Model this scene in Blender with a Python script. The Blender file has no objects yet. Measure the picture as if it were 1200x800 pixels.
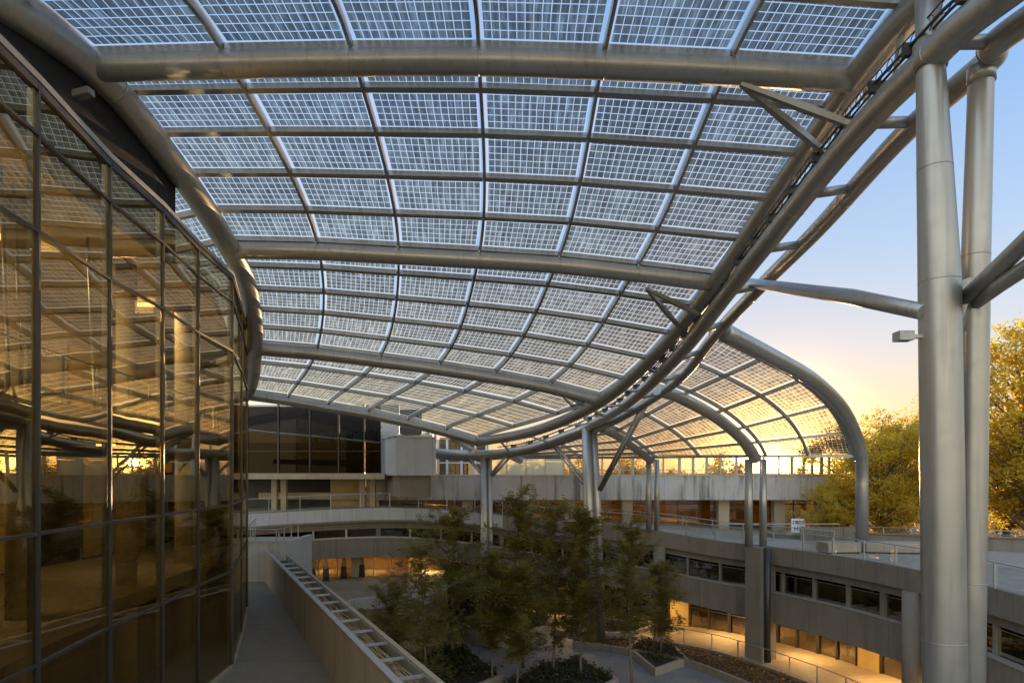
import bpy, math, random
from mathutils import Vector as V, Matrix
random.seed(7)
R = math.radians
C = bpy.context.scene.collection
F, CX, HZ = 750.0, 600.0, 556.0            # focal length in photo pixels, principal column, eye level row
EYE = 0.0                                   # the eye is the origin, x right, y away, z up
GZ, DZ = -11.9, -4.5                        # court floor, terrace deck

def P(px, py, d):                           # a sight line followed for d metres
    return V(((px-CX)/F*d, d, (HZ-py)/F*d))
def G(px, py, z):                           # where a sight line meets a level
    d = z*F/(HZ-py)
    return V(((px-CX)/F*d, d, z))

# ------------------------------------------------------------------ materials
def mat(name):
    m = bpy.data.materials.new(name); m.use_nodes = True
    nt = m.node_tree
    for n in list(nt.nodes): nt.nodes.remove(n)
    o = nt.nodes.new('ShaderNodeOutputMaterial')
    def N(t, **k):
        n = nt.nodes.new(t)
        for a, b in k.items():
            if a == 'inp':
                for i, v in b.items():
                    if hasattr(v, 'is_output') or isinstance(v, bpy.types.NodeSocket): nt.links.new(v, n.inputs[i])
                    else: n.inputs[i].default_value = v
            else: setattr(n, a, b)
        return n
    return m, nt, N, o
def rgba(c): return (c[0], c[1], c[2], 1)
def ramp(N, fac, stops):
    r = N('ShaderNodeValToRGB', inp={0: fac})
    e = r.color_ramp.elements
    while len(e) < len(stops): e.new(0.5)
    for k, (p, c) in enumerate(stops):
        e[k].position = p; e[k].color = rgba(c)
    return r.outputs[0]
def simple(name, col, rough=0.5, metal=0.0, var=0.12, scale=3.0, bump=0.0, spec=0.5, fine=40):
    m, nt, N, o = mat(name)
    tc = N('ShaderNodeTexCoord').outputs['Object']
    n1 = N('ShaderNodeTexNoise', inp={'Vector': tc, 'Scale': scale, 'Detail': 6.0, 'Roughness': .6}).outputs[0]
    c = ramp(N, n1, [(0.25, [x*(1-var) for x in col]), (0.75, [min(1, x*(1+var)) for x in col])])
    n2 = N('ShaderNodeTexNoise', inp={'Vector': tc, 'Scale': scale*2.3, 'Detail': 4.0}).outputs[0]
    rr = N('ShaderNodeMapRange', inp={0: n2, 1: .3, 2: .7, 3: max(0.02, rough-.1), 4: min(1, rough+.1)}).outputs[0]
    b = N('ShaderNodeBsdfPrincipled', inp={'Base Color': c, 'Roughness': rr, 'Metallic': metal, 'Specular IOR Level': spec})
    if bump:
        n3 = N('ShaderNodeTexNoise', inp={'Vector': tc, 'Scale': fine, 'Detail': 5.0}).outputs[0]
        bp = N('ShaderNodeBump', inp={'Strength': bump, 'Distance': .02, 'Height': n3})
        nt.links.new(bp.outputs[0], b.inputs['Normal'])
    nt.links.new(b.outputs[0], o.inputs[0])
    return m

def concrete(name, col, joint=2.3, stain=0.5, ztop=None, axis=0):
    """cast concrete: blotches, pour joints, run-down streaks"""
    m, nt, N, o = mat(name)
    tc = N('ShaderNodeTexCoord').outputs['Object']
    n1 = N('ShaderNodeTexNoise', inp={'Vector': tc, 'Scale': .9, 'Detail': 8.0, 'Roughness': .65}).outputs[0]
    c = ramp(N, n1, [(.25, [x*.86 for x in col]), (.55, col), (.8, [min(1, x*1.1) for x in col])])
    # streaks: noise stretched vertically
    mp = N('ShaderNodeMapping', inp={'Vector': tc, 'Scale': (1.7, 1.7, .14)}).outputs[0]
    n2 = N('ShaderNodeTexNoise', inp={'Vector': mp, 'Scale': 1.0, 'Detail': 5.0, 'Roughness': .7}).outputs[0]
    st = N('ShaderNodeMapRange', inp={0: n2, 1: .50, 2: .68, 3: 0.0, 4: stain}).outputs[0]
    if ztop is not None:
        z = N('ShaderNodeSeparateXYZ', inp={0: tc}).outputs[2]
        fd = N('ShaderNodeMapRange', inp={0: z, 1: ztop-1.5, 2: ztop, 3: 0.05, 4: 1.5}).outputs[0]
        st = N('ShaderNodeMath', operation='MULTIPLY', use_clamp=True, inp={0: st, 1: fd}).outputs[0]
    mx = N('ShaderNodeMix', data_type='RGBA', inp={0: st, 6: c, 7: rgba([x*.35 for x in col])}).outputs[2]
    if joint:
        s = N('ShaderNodeSeparateXYZ', inp={0: tc}).outputs[axis]
        fr = N('ShaderNodeMath', operation='PINGPONG', inp={0: s, 1: joint/2}).outputs[0]
        j = N('ShaderNodeMath', operation='LESS_THAN', inp={0: fr, 1: .012}).outputs[0]
        j2 = N('ShaderNodeMath', operation='MULTIPLY', inp={0: j, 1: .7}).outputs[0]
        mx = N('ShaderNodeMix', data_type='RGBA', inp={0: j2, 6: mx, 7: rgba([x*.3 for x in col])}).outputs[2]
    n3 = N('ShaderNodeTexNoise', inp={'Vector': tc, 'Scale': 25.0, 'Detail': 6.0}).outputs[0]
    bp = N('ShaderNodeBump', inp={'Strength': .25, 'Distance': .02, 'Height': n3}).outputs[0]
    b = N('ShaderNodeBsdfPrincipled', inp={'Base Color': mx, 'Roughness': .78, 'Normal': bp, 'Specular IOR Level': .3})
    nt.links.new(b.outputs[0], o.inputs[0])
    return m

def paving(name, col, sx, sy, rough=.7, rot=0.0, joint=.5):
    m, nt, N, o = mat(name)
    tc = N('ShaderNodeTexCoord').outputs['Object']
    mp = N('ShaderNodeMapping', inp={'Vector': tc, 'Rotation': (0, 0, rot)}).outputs[0]
    br = N('ShaderNodeTexBrick', offset=.5, inp={'Vector': mp, 'Color1': rgba(col), 'Color2': rgba([x*.86 for x in col]), 'Mortar': rgba([x*joint for x in col]), 'Scale': 1.0, 'Mortar Size': .012, 'Brick Width': sx, 'Row Height': sy}).outputs[0]
    n1 = N('ShaderNodeTexNoise', inp={'Vector': tc, 'Scale': .6, 'Detail': 8.0, 'Roughness': .65}).outputs[0]
    k = N('ShaderNodeMapRange', inp={0: n1, 1: .25, 2: .75, 3: .72, 4: 1.15}).outputs[0]
    mx = N('ShaderNodeMix', data_type='RGBA', blend_type='MULTIPLY', inp={0: 1.0, 6: br, 7: k}).outputs[2]
    rr = N('ShaderNodeMapRange', inp={0: n1, 1: .3, 2: .7, 3: rough-.15, 4: rough+.1}).outputs[0]
    b = N('ShaderNodeBsdfPrincipled', inp={'Base Color': mx, 'Roughness': rr, 'Specular IOR Level': .4})
    nt.links.new(b.outputs[0], o.inputs[0])
    return m

def glass(name, tint, refl, base=.1, rough=0.0, wave=0.0, grad=1.0):
    m, nt, N, o = mat(name)
    lw = N('ShaderNodeLayerWeight', inp={0: .35})
    f = N('ShaderNodeMapRange', inp={0: lw.outputs[1], 1: 0.0, 2: 1.0, 3: base, 4: min(1, base+grad)}).outputs[0]
    g = N('ShaderNodeBsdfGlossy', inp={0: rgba(refl), 'Roughness': rough})
    if wave:
        tc = N('ShaderNodeTexCoord').outputs['Object']
        n = N('ShaderNodeTexNoise', inp={'Vector': tc, 'Scale': .7, 'Detail': 1.5}).outputs[0]
        bp = N('ShaderNodeBump', inp={'Strength': wave, 'Distance': .05, 'Height': n}).outputs[0]
        nt.links.new(bp, g.inputs['Normal'])
    t = N('ShaderNodeBsdfTransparent', inp={0: rgba(tint)})
    x = N('ShaderNodeMixShader', inp={0: f, 1: t.outputs[0], 2: g.outputs[0]})
    nt.links.new(x.outputs[0], o.inputs[0])
    return m

def solar(name, n, k):
    """semi transparent photovoltaic glass: UV counts cells, margins lie below 0 and above n, k"""
    m, nt, N, o = mat(name)
    uv = N('ShaderNodeUVMap').outputs[0]
    s = N('ShaderNodeSeparateXYZ', inp={0: uv})
    M = lambda op, a, b=0.0: N('ShaderNodeMath', operation=op, inp={0: a, 1: b}).outputs[0]
    def axis(sock, cnt):
        fr = M('ABSOLUTE', M('SUBTRACT', M('FRACT', sock), .5))
        a = M('LESS_THAN', fr, .448)
        a = M('MULTIPLY', a, M('GREATER_THAN', sock, 0.0))
        return M('MULTIPLY', a, M('LESS_THAN', sock, float(cnt)))
    cell = M('MULTIPLY', axis(s.outputs[0], n), axis(s.outputs[1], k))
    tc = N('ShaderNodeTexCoord').outputs['Object']
    idx = N('ShaderNodeVectorMath', operation='FLOOR', inp={0: uv}).outputs[0]
    w0 = N('ShaderNodeTexWhiteNoise', noise_dimensions='4D', inp={'Vector': idx, 'W': N('ShaderNodeObjectInfo').outputs['Random']}).outputs[0]
    mp = N('ShaderNodeMapping', inp={'Vector': uv, 'Scale': (2.2, .35, 1)}).outputs[0]
    n1 = N('ShaderNodeTexNoise', noise_dimensions='4D', inp={'Vector': mp, 'W': M('MULTIPLY', N('ShaderNodeObjectInfo').outputs['Random'], 50.0), 'Scale': 1.0, 'Detail': 3.0}).outputs[0]
    tr = ramp(N, n1, [(.3, (.25, .22, .18)), (.52, (.44, .385, .31)), (.72, (.95, .83, .64))])  # streaks in the cell tint imitate uneven reflections on the panels
    k2 = N('ShaderNodeMapRange', inp={0: w0, 3: .78, 4: 1.18}).outputs[0]
    k3 = N('ShaderNodeMapRange', inp={0: N('ShaderNodeObjectInfo').outputs['Random'], 3: .78, 4: 1.15}).outputs[0]
    k2 = M('MULTIPLY', k2, k3)
    tr = N('ShaderNodeMix', data_type='RGBA', blend_type='MULTIPLY', inp={0: 1.0, 6: tr, 7: k2}).outputs[2]
    ct = N('ShaderNodeBsdfTransparent', inp={0: tr}).outputs[0]
    cb = N('ShaderNodeBsdfPrincipled', inp={'Base Color': (.13, .105, .085, 1), 'Roughness': .25}).outputs[0]
    cellsh = N('ShaderNodeMixShader', inp={0: .30, 1: ct, 2: cb}).outputs[0]
    gt = N('ShaderNodeBsdfTransparent', inp={0: (.93, .96, 1, 1)}).outputs[0]
    gl = N('ShaderNodeBsdfTranslucent', inp={0: (.8, .8, .78, 1)}).outputs[0]
    gap = N('ShaderNodeMixShader', inp={0: .4, 1: gt, 2: gl}).outputs[0]
    x = N('ShaderNodeMixShader', inp={0: cell, 1: gap, 2: cellsh})
    nt.links.new(x.outputs[0], o.inputs[0])
    return m

def leafmat(name, a, b, trans=.5, tcol=(.5, .42, .06)):
    m, nt, N, o = mat(name)
    g = N('ShaderNodeNewGeometry').outputs['Random Per Island']
    tc = N('ShaderNodeTexCoord').outputs['Object']
    n1 = N('ShaderNodeTexNoise', inp={'Vector': tc, 'Scale': .5, 'Detail': 3.0}).outputs[0]
    f = N('ShaderNodeMath', operation='ADD', inp={0: g, 1: n1}).outputs[0]
    f = N('ShaderNodeMapRange', inp={0: f, 1: .4, 2: 1.5}).outputs[0]
    c = ramp(N, f, [(0, a), (1, b)])
    d = N('ShaderNodeBsdfPrincipled', inp={'Base Color': c, 'Roughness': .5}).outputs[0]
    t = N('ShaderNodeBsdfTranslucent', inp={0: rgba(tcol)}).outputs[0]
    x = N('ShaderNodeMixShader', inp={0: trans, 1: d, 2: t})
    nt.links.new(x.outputs[0], o.inputs[0])
    return m

def emit(name, col, s):
    m, nt, N, o = mat(name)
    e = N('ShaderNodeEmission', inp={0: rgba(col), 1: s})
    nt.links.new(e.outputs[0], o.inputs[0]); return m

M_ = {}
def steelmat():
    m, nt, N, o = mat('painted_steel')
    tc = N('ShaderNodeTexCoord').outputs['Object']
    n1 = N('ShaderNodeTexNoise', inp={'Vector': tc, 'Scale': .5, 'Detail': 5.0, 'Roughness': .6}).outputs[0]
    c = ramp(N, n1, [(.3, (.40, .385, .345)), (.7, (.48, .465, .42))])
    mp = N('ShaderNodeMapping', inp={'Vector': tc, 'Scale': (7, 7, .35)}).outputs[0]
    n2 = N('ShaderNodeTexNoise', inp={'Vector': mp, 'Scale': 1.0, 'Detail': 3.0, 'Roughness': .6}).outputs[0]
    f = N('ShaderNodeMapRange', inp={0: n2, 1: .52, 2: .74, 3: 0.0, 4: .38}).outputs[0]
    c = N('ShaderNodeMix', data_type='RGBA', inp={0: f, 6: c, 7: (.20, .175, .14, 1)}).outputs[2]
    n3 = N('ShaderNodeTexNoise', inp={'Vector': tc, 'Scale': 3.0, 'Detail': 2.0, 'Roughness': .5}).outputs[0]
    r = N('ShaderNodeMapRange', inp={0: n3, 1: .3, 2: .7, 3: .33, 4: .43}).outputs[0]
    b = N('ShaderNodeBsdfPrincipled', inp={'Base Color': c, 'Roughness': r, 'Metallic': .65})
    nt.links.new(b.outputs[0], o.inputs[0]); return m
M_['steel'] = steelmat()
M_['steel_dark'] = simple('dark_steel', (.075, .07, .065), .4, .5, .12, 2)
M_['alu'] = simple('aluminium', (.55, .57, .60), .32, .7, .08, 2)
M_['galv'] = simple('galvanised', (.42, .42, .41), .42, .6, .15, 5)
M_['conc'] = concrete('facade_concrete', (.55, .52, .47), 2.3, .8, ztop=0.0)
M_['conc2'] = concrete('gallery_concrete', (.235, .205, .16), 0, .4)
M_['conc_wall'] = concrete('walkway_concrete', (.42, .34, .235), 2.0, .3, axis=1)
M_['conc_box'] = concrete('metal_panel_concrete', (.50, .50, .50), 1.15, .25)
M_['deck'] = paving('deck_paving', (.42, .36, .285), .9, .45)
M_['court'] = paving('court_paving', (.27, .265, .26), 1.5, 1.5, rot=.4)
M_['plaza'] = paving('plaza_paving', (.36, .29, .20), .6, .3)
M_['walk'] = concrete('walkway_floor', (.25, .21, .155), 5.5, .2, axis=1)
M_['soil'] = simple('soil', (.045, .035, .025), .95, 0, .4, 6, .6)
M_['asph'] = simple('terrain', (.12, .11, .08), .9, 0, .3, .05)
M_['dark'] = simple('near_black', (.012, .012, .013), .6, 0, .2, 2)
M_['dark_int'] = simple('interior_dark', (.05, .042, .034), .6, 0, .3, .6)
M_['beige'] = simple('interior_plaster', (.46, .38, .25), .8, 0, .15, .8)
M_['ochre'] = simple('ochre_wall', (.50, .36, .13), .75, 0, .15, 1.0)
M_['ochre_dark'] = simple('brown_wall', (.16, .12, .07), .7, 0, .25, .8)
M_['stone'] = concrete('bench_stone', (.40, .35, .28), 0, .3)
M_['curtain'] = glass('curtain_glass', (.76, .70, .54), (.78, .69, .50), .07, 0, .06, .46)
M_['smoke'] = glass('smoked_glass', (.22, .22, .22), (.45, .45, .45), .015, 0, 0, .15)
M_['tinted'] = M_['x'] if 0 else glass('tinted_glass', (.30, .25, .16), (.5, .42, .3), .015, 0, .05, .15)
M_['shop'] = glass('shop_glass', (.55, .48, .38), (.9, .85, .75), .12, 0, .04, .8)
M_['clear'] = glass('clear_glass', (.975, .985, .98), (.9, .9, .9), .02, 0, 0, .3)
M_['pv'] = solar('solar_glass', 14, 6)
M_['pv2'] = solar('solar_glass_side', 10, 8)
M_['leaf'] = leafmat('court_leaf', (.05, .06, .014), (.19, .16, .03), .42, (.5, .38, .05))
M_['leaf_y'] = leafmat('sunny_leaf', (.08, .09, .015), (.40, .32, .035), .6, (1.0, .74, .08))
M_['leaf_b'] = leafmat('bush_leaf', (.08, .07, .015), (.26, .18, .03), .6, (.9, .55, .08))
M_['leaf_d'] = leafmat('planter_leaf', (.018, .026, .009), (.05, .06, .018), .2, (.1, .1, .03))
M_['leaf_o'] = leafmat('groundcover_leaf', (.09, .06, .02), (.22, .12, .03), .2, (.3, .18, .04))
M_['bark'] = simple('bark', (.16, .13, .10), .9, 0, .35, 8, .5)
M_['white'] = simple('white_paint', (.75, .77, .82), .45, 0, .05, 3)
M_['blue'] = simple('blue_print', (.12, .16, .28), .5, 0, .1, 3)
M_['cable'] = simple('cable_jacket', (.42, .31, .16), .6, 0, .4, 3)
M_['cap'] = simple('light_metal_cap', (.50, .47, .42), .4, .4, .1, 2)
M_['lampglow'] = emit('lamp_glow', (1, .62, .22), 6)
M_['hill'] = simple('far_hill', (.10, .09, .05), 1, 0, .5, .05)
mt, nt_, N_, o_ = mat('frosted_glass')
_t = N_('ShaderNodeBsdfTranslucent', inp={0: (.9, .82, .62, 1)}); _d = N_('ShaderNodeBsdfDiffuse', inp={0: (.6, .56, .48, 1)})
_x = N_('ShaderNodeMixShader', inp={0: .25, 1: _t.outputs[0], 2: _d.outputs[0]}); nt_.links.new(_x.outputs[0], o_.inputs[0])
M_['frost'] = mt

# ------------------------------------------------------------------ mesh builder
OFF = {}
class MB:
    def __init__(s): s.v = []; s.f = []; s.uv = []; s.hasuv = False; s.sm = []
    def face(s, pts, uv=None, smooth=False):
        b = len(s.v); s.v += [tuple(p) for p in pts]; s.f.append(list(range(b, b+len(pts)))); s.sm.append(smooth)
        s.uv.append(uv)
        if uv: s.hasuv = True
    def hexa(s, a, b):                      # two quads a (bottom) and b (top), same winding
        k = len(s.v); s.v += [tuple(p) for p in a] + [tuple(p) for p in b]
        for q in ((3, 2, 1, 0), (4, 5, 6, 7), (0, 1, 5, 4), (1, 2, 6, 5), (2, 3, 7, 6), (3, 0, 4, 7)):
            s.f.append([k+i for i in q]); s.uv.append(None); s.sm.append(False)
    def box(s, x0, x1, y0, y1, z0, z1):
        q = lambda z: [(x0, y0, z), (x1, y0, z), (x1, y1, z), (x0, y1, z)]
        s.hexa(q(z0), q(z1))
    def beam(s, p, q, w, h, up=V((0, 0, 1)), drop=0.0):
        """bar from p to q, w wide across, h tall along up, its top lowered by drop"""
        p = V(p); q = V(q); d = (q-p).normalized()
        a = d.cross(up)
        if a.length < 1e-4: a = d.cross(V((1, 0, 0)))
        a.normalize(); n = a.cross(d).normalized()
        def quad(c): 
            c = c - n*drop
            return [c-a*w/2-n*h, c+a*w/2-n*h, c+a*w/2, c-a*w/2]
        s.hexa(quad(p), quad(q))
    def tube(s, path, r, n=14, cap=True, smooth=True):
        path = [V(p) for p in path]
        rs = r if isinstance(r, (list, tuple)) else [r]*len(path)
        k = len(s.v); up = None
        for i, p in enumerate(path):
            d = (path[min(i+1, len(path)-1)]-path[max(i-1, 0)])
            d.normalize()
            if up is None:
                up = V((0, 0, 1)) if abs(d.z) < .9 else V((1, 0, 0))
            a = d.cross(up).normalized(); b = a.cross(d).normalized(); up = b
            for j in range(n):
                t = 2*math.pi*j/n
                s.v.append(tuple(p+(a*math.cos(t)+b*math.sin(t))*rs[i]))
        for i in range(len(path)-1):
            for j in range(n):
                j2 = (j+1) % n
                s.f.append([k+i*n+j, k+(i+1)*n+j, k+(i+1)*n+j2, k+i*n+j2]); s.uv.append(None); s.sm.append(smooth)
        if cap:
            s.f.append([k+j for j in range(n)]); s.uv.append(None); s.sm.append(False)
            e = k+(len(path)-1)*n
            s.f.append([e+j for j in reversed(range(n))]); s.uv.append(None); s.sm.append(False)
    def prism(s, poly, z0, z1):
        n = len(poly); k = len(s.v)
        g = lambda z, i: z[i] if isinstance(z, (list, tuple)) else z
        s.v += [(p[0], p[1], g(z0, i)) for i, p in enumerate(poly)] + [(p[0], p[1], g(z1, i)) for i, p in enumerate(poly)]
        s.f.append([k+i for i in reversed(range(n))]); s.f.append([k+n+i for i in range(n)])
        for i in range(n):
            j = (i+1) % n; s.f.append([k+i, k+j, k+n+j, k+n+i])
        s.uv += [None]*(n+2); s.sm += [False]*(n+2)
    def sweep(s, rings, close=True):        # rings of equal length, each a closed section
        k = len(s.v); n = len(rings[0])
        for r in rings: s.v += [tuple(p) for p in r]
        for i in range(len(rings)-1):
            for j in range(n):
                j2 = (j+1) % n
                s.f.append([k+i*n+j, k+i*n+j2, k+(i+1)*n+j2, k+(i+1)*n+j]); s.uv.append(None); s.sm.append(False)
        s.f.append([k+j for j in reversed(range(n))]); e = k+(len(rings)-1)*n
        s.f.append([e+j for j in range(n)]); s.uv += [None]*2; s.sm += [False]*2
    def build(s, name, m, parent=None):
        off = OFF.get(parent.name, V((0, 0, 0))) if parent else V((0, 0, 0))
        me = bpy.data.meshes.new(name)
        me.from_pydata([(x-off.x, y-off.y, z-off.z) for x, y, z in s.v], [], s.f)
        me.polygons.foreach_set('use_smooth', s.sm)
        if s.hasuv:
            l = me.uv_layers.new(name='UVMap')
            for p, uv in zip(me.polygons, s.uv):
                if uv:
                    for i, li in enumerate(p.loop_indices): l.data[li].uv = uv[i]
        if m is not None: me.materials.append(M_[m] if isinstance(m, str) else m)
        me.update()
        o = bpy.data.objects.new(name, me); C.objects.link(o)
        if parent: o.parent = parent; OFF[o.name] = off
        return o

def tag(o, label, cat, group=None):
    o['label'] = label; o['category'] = cat
    if group: o['group'] = group
    return o
def thing(name, loc, label, cat, group=None, world=True):
    o = bpy.data.objects.new(name, None); C.objects.link(o); o.location = loc; o.empty_display_size = .3
    OFF[o.name] = V(loc) if world else V((0, 0, 0))
    return tag(o, label, cat, group)
def struct(o): o['kind'] = 'structure'; return o
def copy_tree(o, parent=None):
    c = o.copy(); C.objects.link(c)
    if parent: c.parent = parent
    for ch in list(o.children): copy_tree(ch, c)
    return c
def cr(pts, per=8):                         # Catmull-Rom through 3D points
    pts = [V(p) for p in pts]
    e = [pts[0]*2-pts[1]] + pts + [pts[-1]*2-pts[-2]]
    out = []
    for i in range(1, len(e)-2):
        a, b, c, d = e[i-1:i+3]
        for k in range(per):
            t = k/per
            out.append(.5*((2*b)+(c-a)*t+(2*a-5*b+4*c-d)*t*t+(3*b-a-3*c+d)*t**3))
    out.append(pts[-1]); return out
def along(pts, step):
    """points every step metres along a polyline, with tangents"""
    out = []; acc = 0; nxt = 0
    for a, b in zip(pts, pts[1:]):
        L = (b-a).length
        while nxt <= acc+L:
            out.append((a.lerp(b, (nxt-acc)/L), (b-a).normalized())); nxt += step
        acc += L
    return out

# ------------------------------------------------------------------ main solar canopy
cols = 7
def rowP(xs, ys, d0, d1): return [P(x, y, d0+(d1-d0)*i/6) for i, (x, y) in enumerate(zip(xs, ys))]
rib1 = rowP([108,262,412,561,708,857,1003], [80,76,73,72.5,77,84,93], 15.8, 15.8)
rib2 = rowP([270,372,467,562,655,747,838], [293,295,300,305,311,321,332], 22.8, 24)
rib3 = rowP([298,372,446,515,580,645,704], [409,415,424,433,443,455,470], 31, 35)
rib4 = rowP([288,338,385,432,478,523,560], [463,470,478,486,496,507,518], 41, 46.5)
rib0 = [V((x, 12.7, z)) for x, z in zip([-11.25,-7.55,-4.2,-.95,2.3,5.55,8.45], [10.0,10.12,10.18,10.2,10.12,9.95,9.7])]
ribm = [V((x, 9.0, z)) for x, z in zip([-11.9,-7.9,-4.4,-1.0,2.4,5.7,8.6], [9.2,9.4,9.5,9.5,9.4,9.2,9.2])]
UPO = V((0, 0, .5))
def rafter_curve(c): return [r[c]+UPO for r in (ribm, rib0, rib1, rib2, rib3, rib4)]
SEG = [(1, 2), (2, 5), (3, 5), (4, 3)]      # (start knot, rows) from rib0 on
grid = []                                   # grid[c] = surface point at every row line
fine = []
for c in range(cols):
    k = rafter_curve(c); e = k + [k[-1]*2-k[-2]]
    line = []; fl = []
    for s, rows in SEG:
        a, b, cc, d = e[s-1], e[s], e[s+1], e[s+2]
        f = lambda t: .5*((2*b)+(cc-a)*t+(2*a-5*b+4*cc-d)*t*t+(3*b-a-3*cc+d)*t**3)
        for r in range(rows):
            line.append(f(r/rows))
            for q in range(3): fl.append(f((r+q/3)/rows))
    line.append(k[-1]); fl.append(k[-1]); grid.append(line); fine.append(fl)
NR = len(grid[0])
canopy = thing('solar_canopy', (0, 25, 8), 'large curved solar glass roof on grey tubes arching overhead from the glass building', 'solar canopy')
def quadpanel(a, b, c, d, n, k, matn, parent, inset=.05):
    cen = (a+b+c+d)/4
    q = [p+(cen-p)*inset*.6 for p in (a, b, c, d)]
    mu, mv = .45, .26
    mb = MB(); mb.face(q, [(-mu, -mv), (n+mu, -mv), (n+mu, k+mv), (-mu, k+mv)])
    return mb.build('solar_panel', matn, parent)
for r in range(NR-1):
    for c in range(cols-1):
        quadpanel(grid[c][r], grid[c+1][r], grid[c+1][r+1], grid[c][r+1], 14, 6, 'pv', canopy)
left = [p+V((-2.6, .4, -.35)) for p in grid[0]]
for r in range(0, 10): quadpanel(left[r], grid[0][r], grid[0][r+1], left[r+1], 14, 6, 'pv', canopy)
for c in range(cols):
    mb = MB()
    for a, b in zip(fine[c], fine[c][1:]): mb.beam(a, b, .09, .24, drop=.012)
    for rb in (rib1, rib2, rib3, rib4):
        p = rb[c]; mb.box(p.x-.03, p.x+.03, p.y-.22, p.y+.22, p.z+.1, p.z+.34)
    mb.build('rafter', 'steel', canopy)
    mb = MB()                               # pale glazing bars on top of the rafter
    for a, b in zip(fine[c], fine[c][1:]): mb.beam(a, b, .05, .05, drop=-.056)
    mb.build('glazing_bar', 'alu', canopy)
for r in range(NR):
    mb = MB()
    for c in range(cols-1):
        a, b = grid[c][r], grid[c+1][r]; d = (b-a).normalized()
        nn = (grid[c][max(0, r-1)]-grid[c][min(NR-1, r+1)]).cross(b-a)
        nn = (nn if nn.z > 0 else -nn).normalized()
        mb.beam(a+d*.05, b-d*.05, .17, .19, up=nn, drop=.03)
    if r <= 10: mb.beam(left[r], grid[0][r]-V((.05, 0, 0)), .17, .19, drop=.02)
    mb.build('purlin', 'steel', canopy)
for rb, rad in ((rib1, .315), (rib2, .30), (rib3, .30), (rib4, .30)):
    mb = MB(); path = cr(rb, 6); mb.tube(path, rad, 24)
    for p in rb[1:-1]:
        i = min(range(len(path)), key=lambda q: (path[q]-p).length)
        d = (path[i+1]-path[i-1]).normalized(); mb.tube([p-d*.012, p+d*.012], rad+.006, 24)
    mb.build('rib', 'steel', canopy)
front = [V((p.x, p.y, p.z)) for p in rib0]
edgeL = [V((-12.4, 6.5, 8.0)), ribm[0], rib0[0], rib1[0], P(205, 195, 18.8), rib2[0], P(292, 345, 26.3), rib3[0], rib4[0], V((-22, 46, 3.6))]
mb = MB(); mb.tube(cr(edgeL, 8), .37, 24); mb.build('edge_tube', 'steel', canopy)
edgeR = [V((9.4, 6.5, 8.6)), ribm[6], P(1085, -2, 13.2), rib1[6], P(925, 205, 19.4), rib2[6], P(775, 408, 29.5), rib3[6], P(632, 503, 41), rib4[6]]
edgeRc = cr(edgeR, 8)
mb = MB(); mb.tube(edgeRc, .33, 24); mb.build('edge_tube', 'steel', canopy)

# ------------------------------------------------------------------ main truss
chA = [V((9.3, 6.5, 8.0)), P(1167, 0, 11.2), P(1090, 68, 12.6), P(1000, 160, 15.6), P(913, 267, 19.5), P(855, 340, 23.5), P(796, 415, 28.5), P(738, 470, 35.5), P(692, 498, 42.0), P(655, 513, 44), P(620, 525, 45.5), P(582, 531, 46.5), P(545, 532, 47.5), P(500, 529, 49)]
chB = [V((11.0, 6.5, 8.2)), P(1202, 25, 11.5), P(1160, 70, 12.6), P(1113, 110, 13.8), P(1047, 170, 15.9), P(960, 267, 19.8), P(892, 335, 23.5), P(838, 392, 27.8), P(800, 440, 32), P(760, 470, 36.5), P(722, 492, 40.0), P(692, 505, 42.8), P(655, 518, 44.8), P(620, 528, 46.3), P(582, 534.5, 47.3), P(545, 536, 48.2), P(500, 533, 49.6)]
Ac, Bc = cr(chA, 8), cr(chB, 8)
truss = thing('roof_truss', (6, 20, 6), 'twin tube truss of grey steel curving along the open right edge of the solar roof', 'truss')
mb = MB(); mb.tube(Ac, .30, 22)
for q in (0,): pass
mb.build('chord', 'steel', truss)
mb = MB(); mb.tube(Bc, .25, 20); mb.build('chord', 'steel', truss)
def seams(path, r, step, par):
    for p, t in along(path, step)[1:-1]:
        mb = MB(); mb.tube([p-t*.02, p+t*.02], r+.007, 24); mb.build('weld_seam', 'steel', par)
seams(Ac, .30, 6.1, truss); seams(Bc, .25, 6.1, truss); seams(edgeRc, .33, 5.3, canopy); seams(cr(edgeL, 8), .37, 5.3, canopy)
def near(c, p): return min(c, key=lambda q: (q-p).length)
for p, t in along(Ac, 2.9)[2:16]:
    q = near(Bc, p)
    mb = MB(); mb.tube([p, q], .13, 12); mb.build('cross_tube', 'steel', truss)
# hangers between edge tube and chord
for p, t in along(edgeRc, 2.6)[3:17]:
    q = near(Ac, p)
    mb = MB(); mb.beam(p, q, .08, .16, up=t); mb.build('hanger', 'galv', truss)
# cable run with hoops over chord A
run = [p+V((-.22, 0, .42)) for p in Ac[6:88]]
mb = MB(); mb.tube(run, .035, 6); mb.tube([p+V((.16, 0, .03)) for p in run], .03, 6); mb.tube([p+V((.1, 0, .3)) for p in run], .016, 5)
for i, (p, t) in enumerate(along(run, .45)):
    a = t.cross(V((0, 0, 1))).normalized()
    rr = .12+.05*random.random()
    mb.tube([p+V((.1, 0, .15))+(t*math.cos(k*.7854)+V((0, 0, 1))*math.sin(k*.7854))*rr for k in range(9)], .012, 4, cap=False)
    if i % 3 == 0: mb.box(p.x-.12, p.x+.26, p.y-.06, p.y+.06, p.z-.2, p.z+.05)
mb.build('cable_run', 'steel_dark', truss)
mb = MB()
cb = P(1016, 106, 14.9); mb.box(cb.x-.07, cb.x+.07, cb.y-.06, cb.y+.06, cb.z-.22, cb.z+.02); mb.build('junction_box', 'galv', truss)

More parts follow.
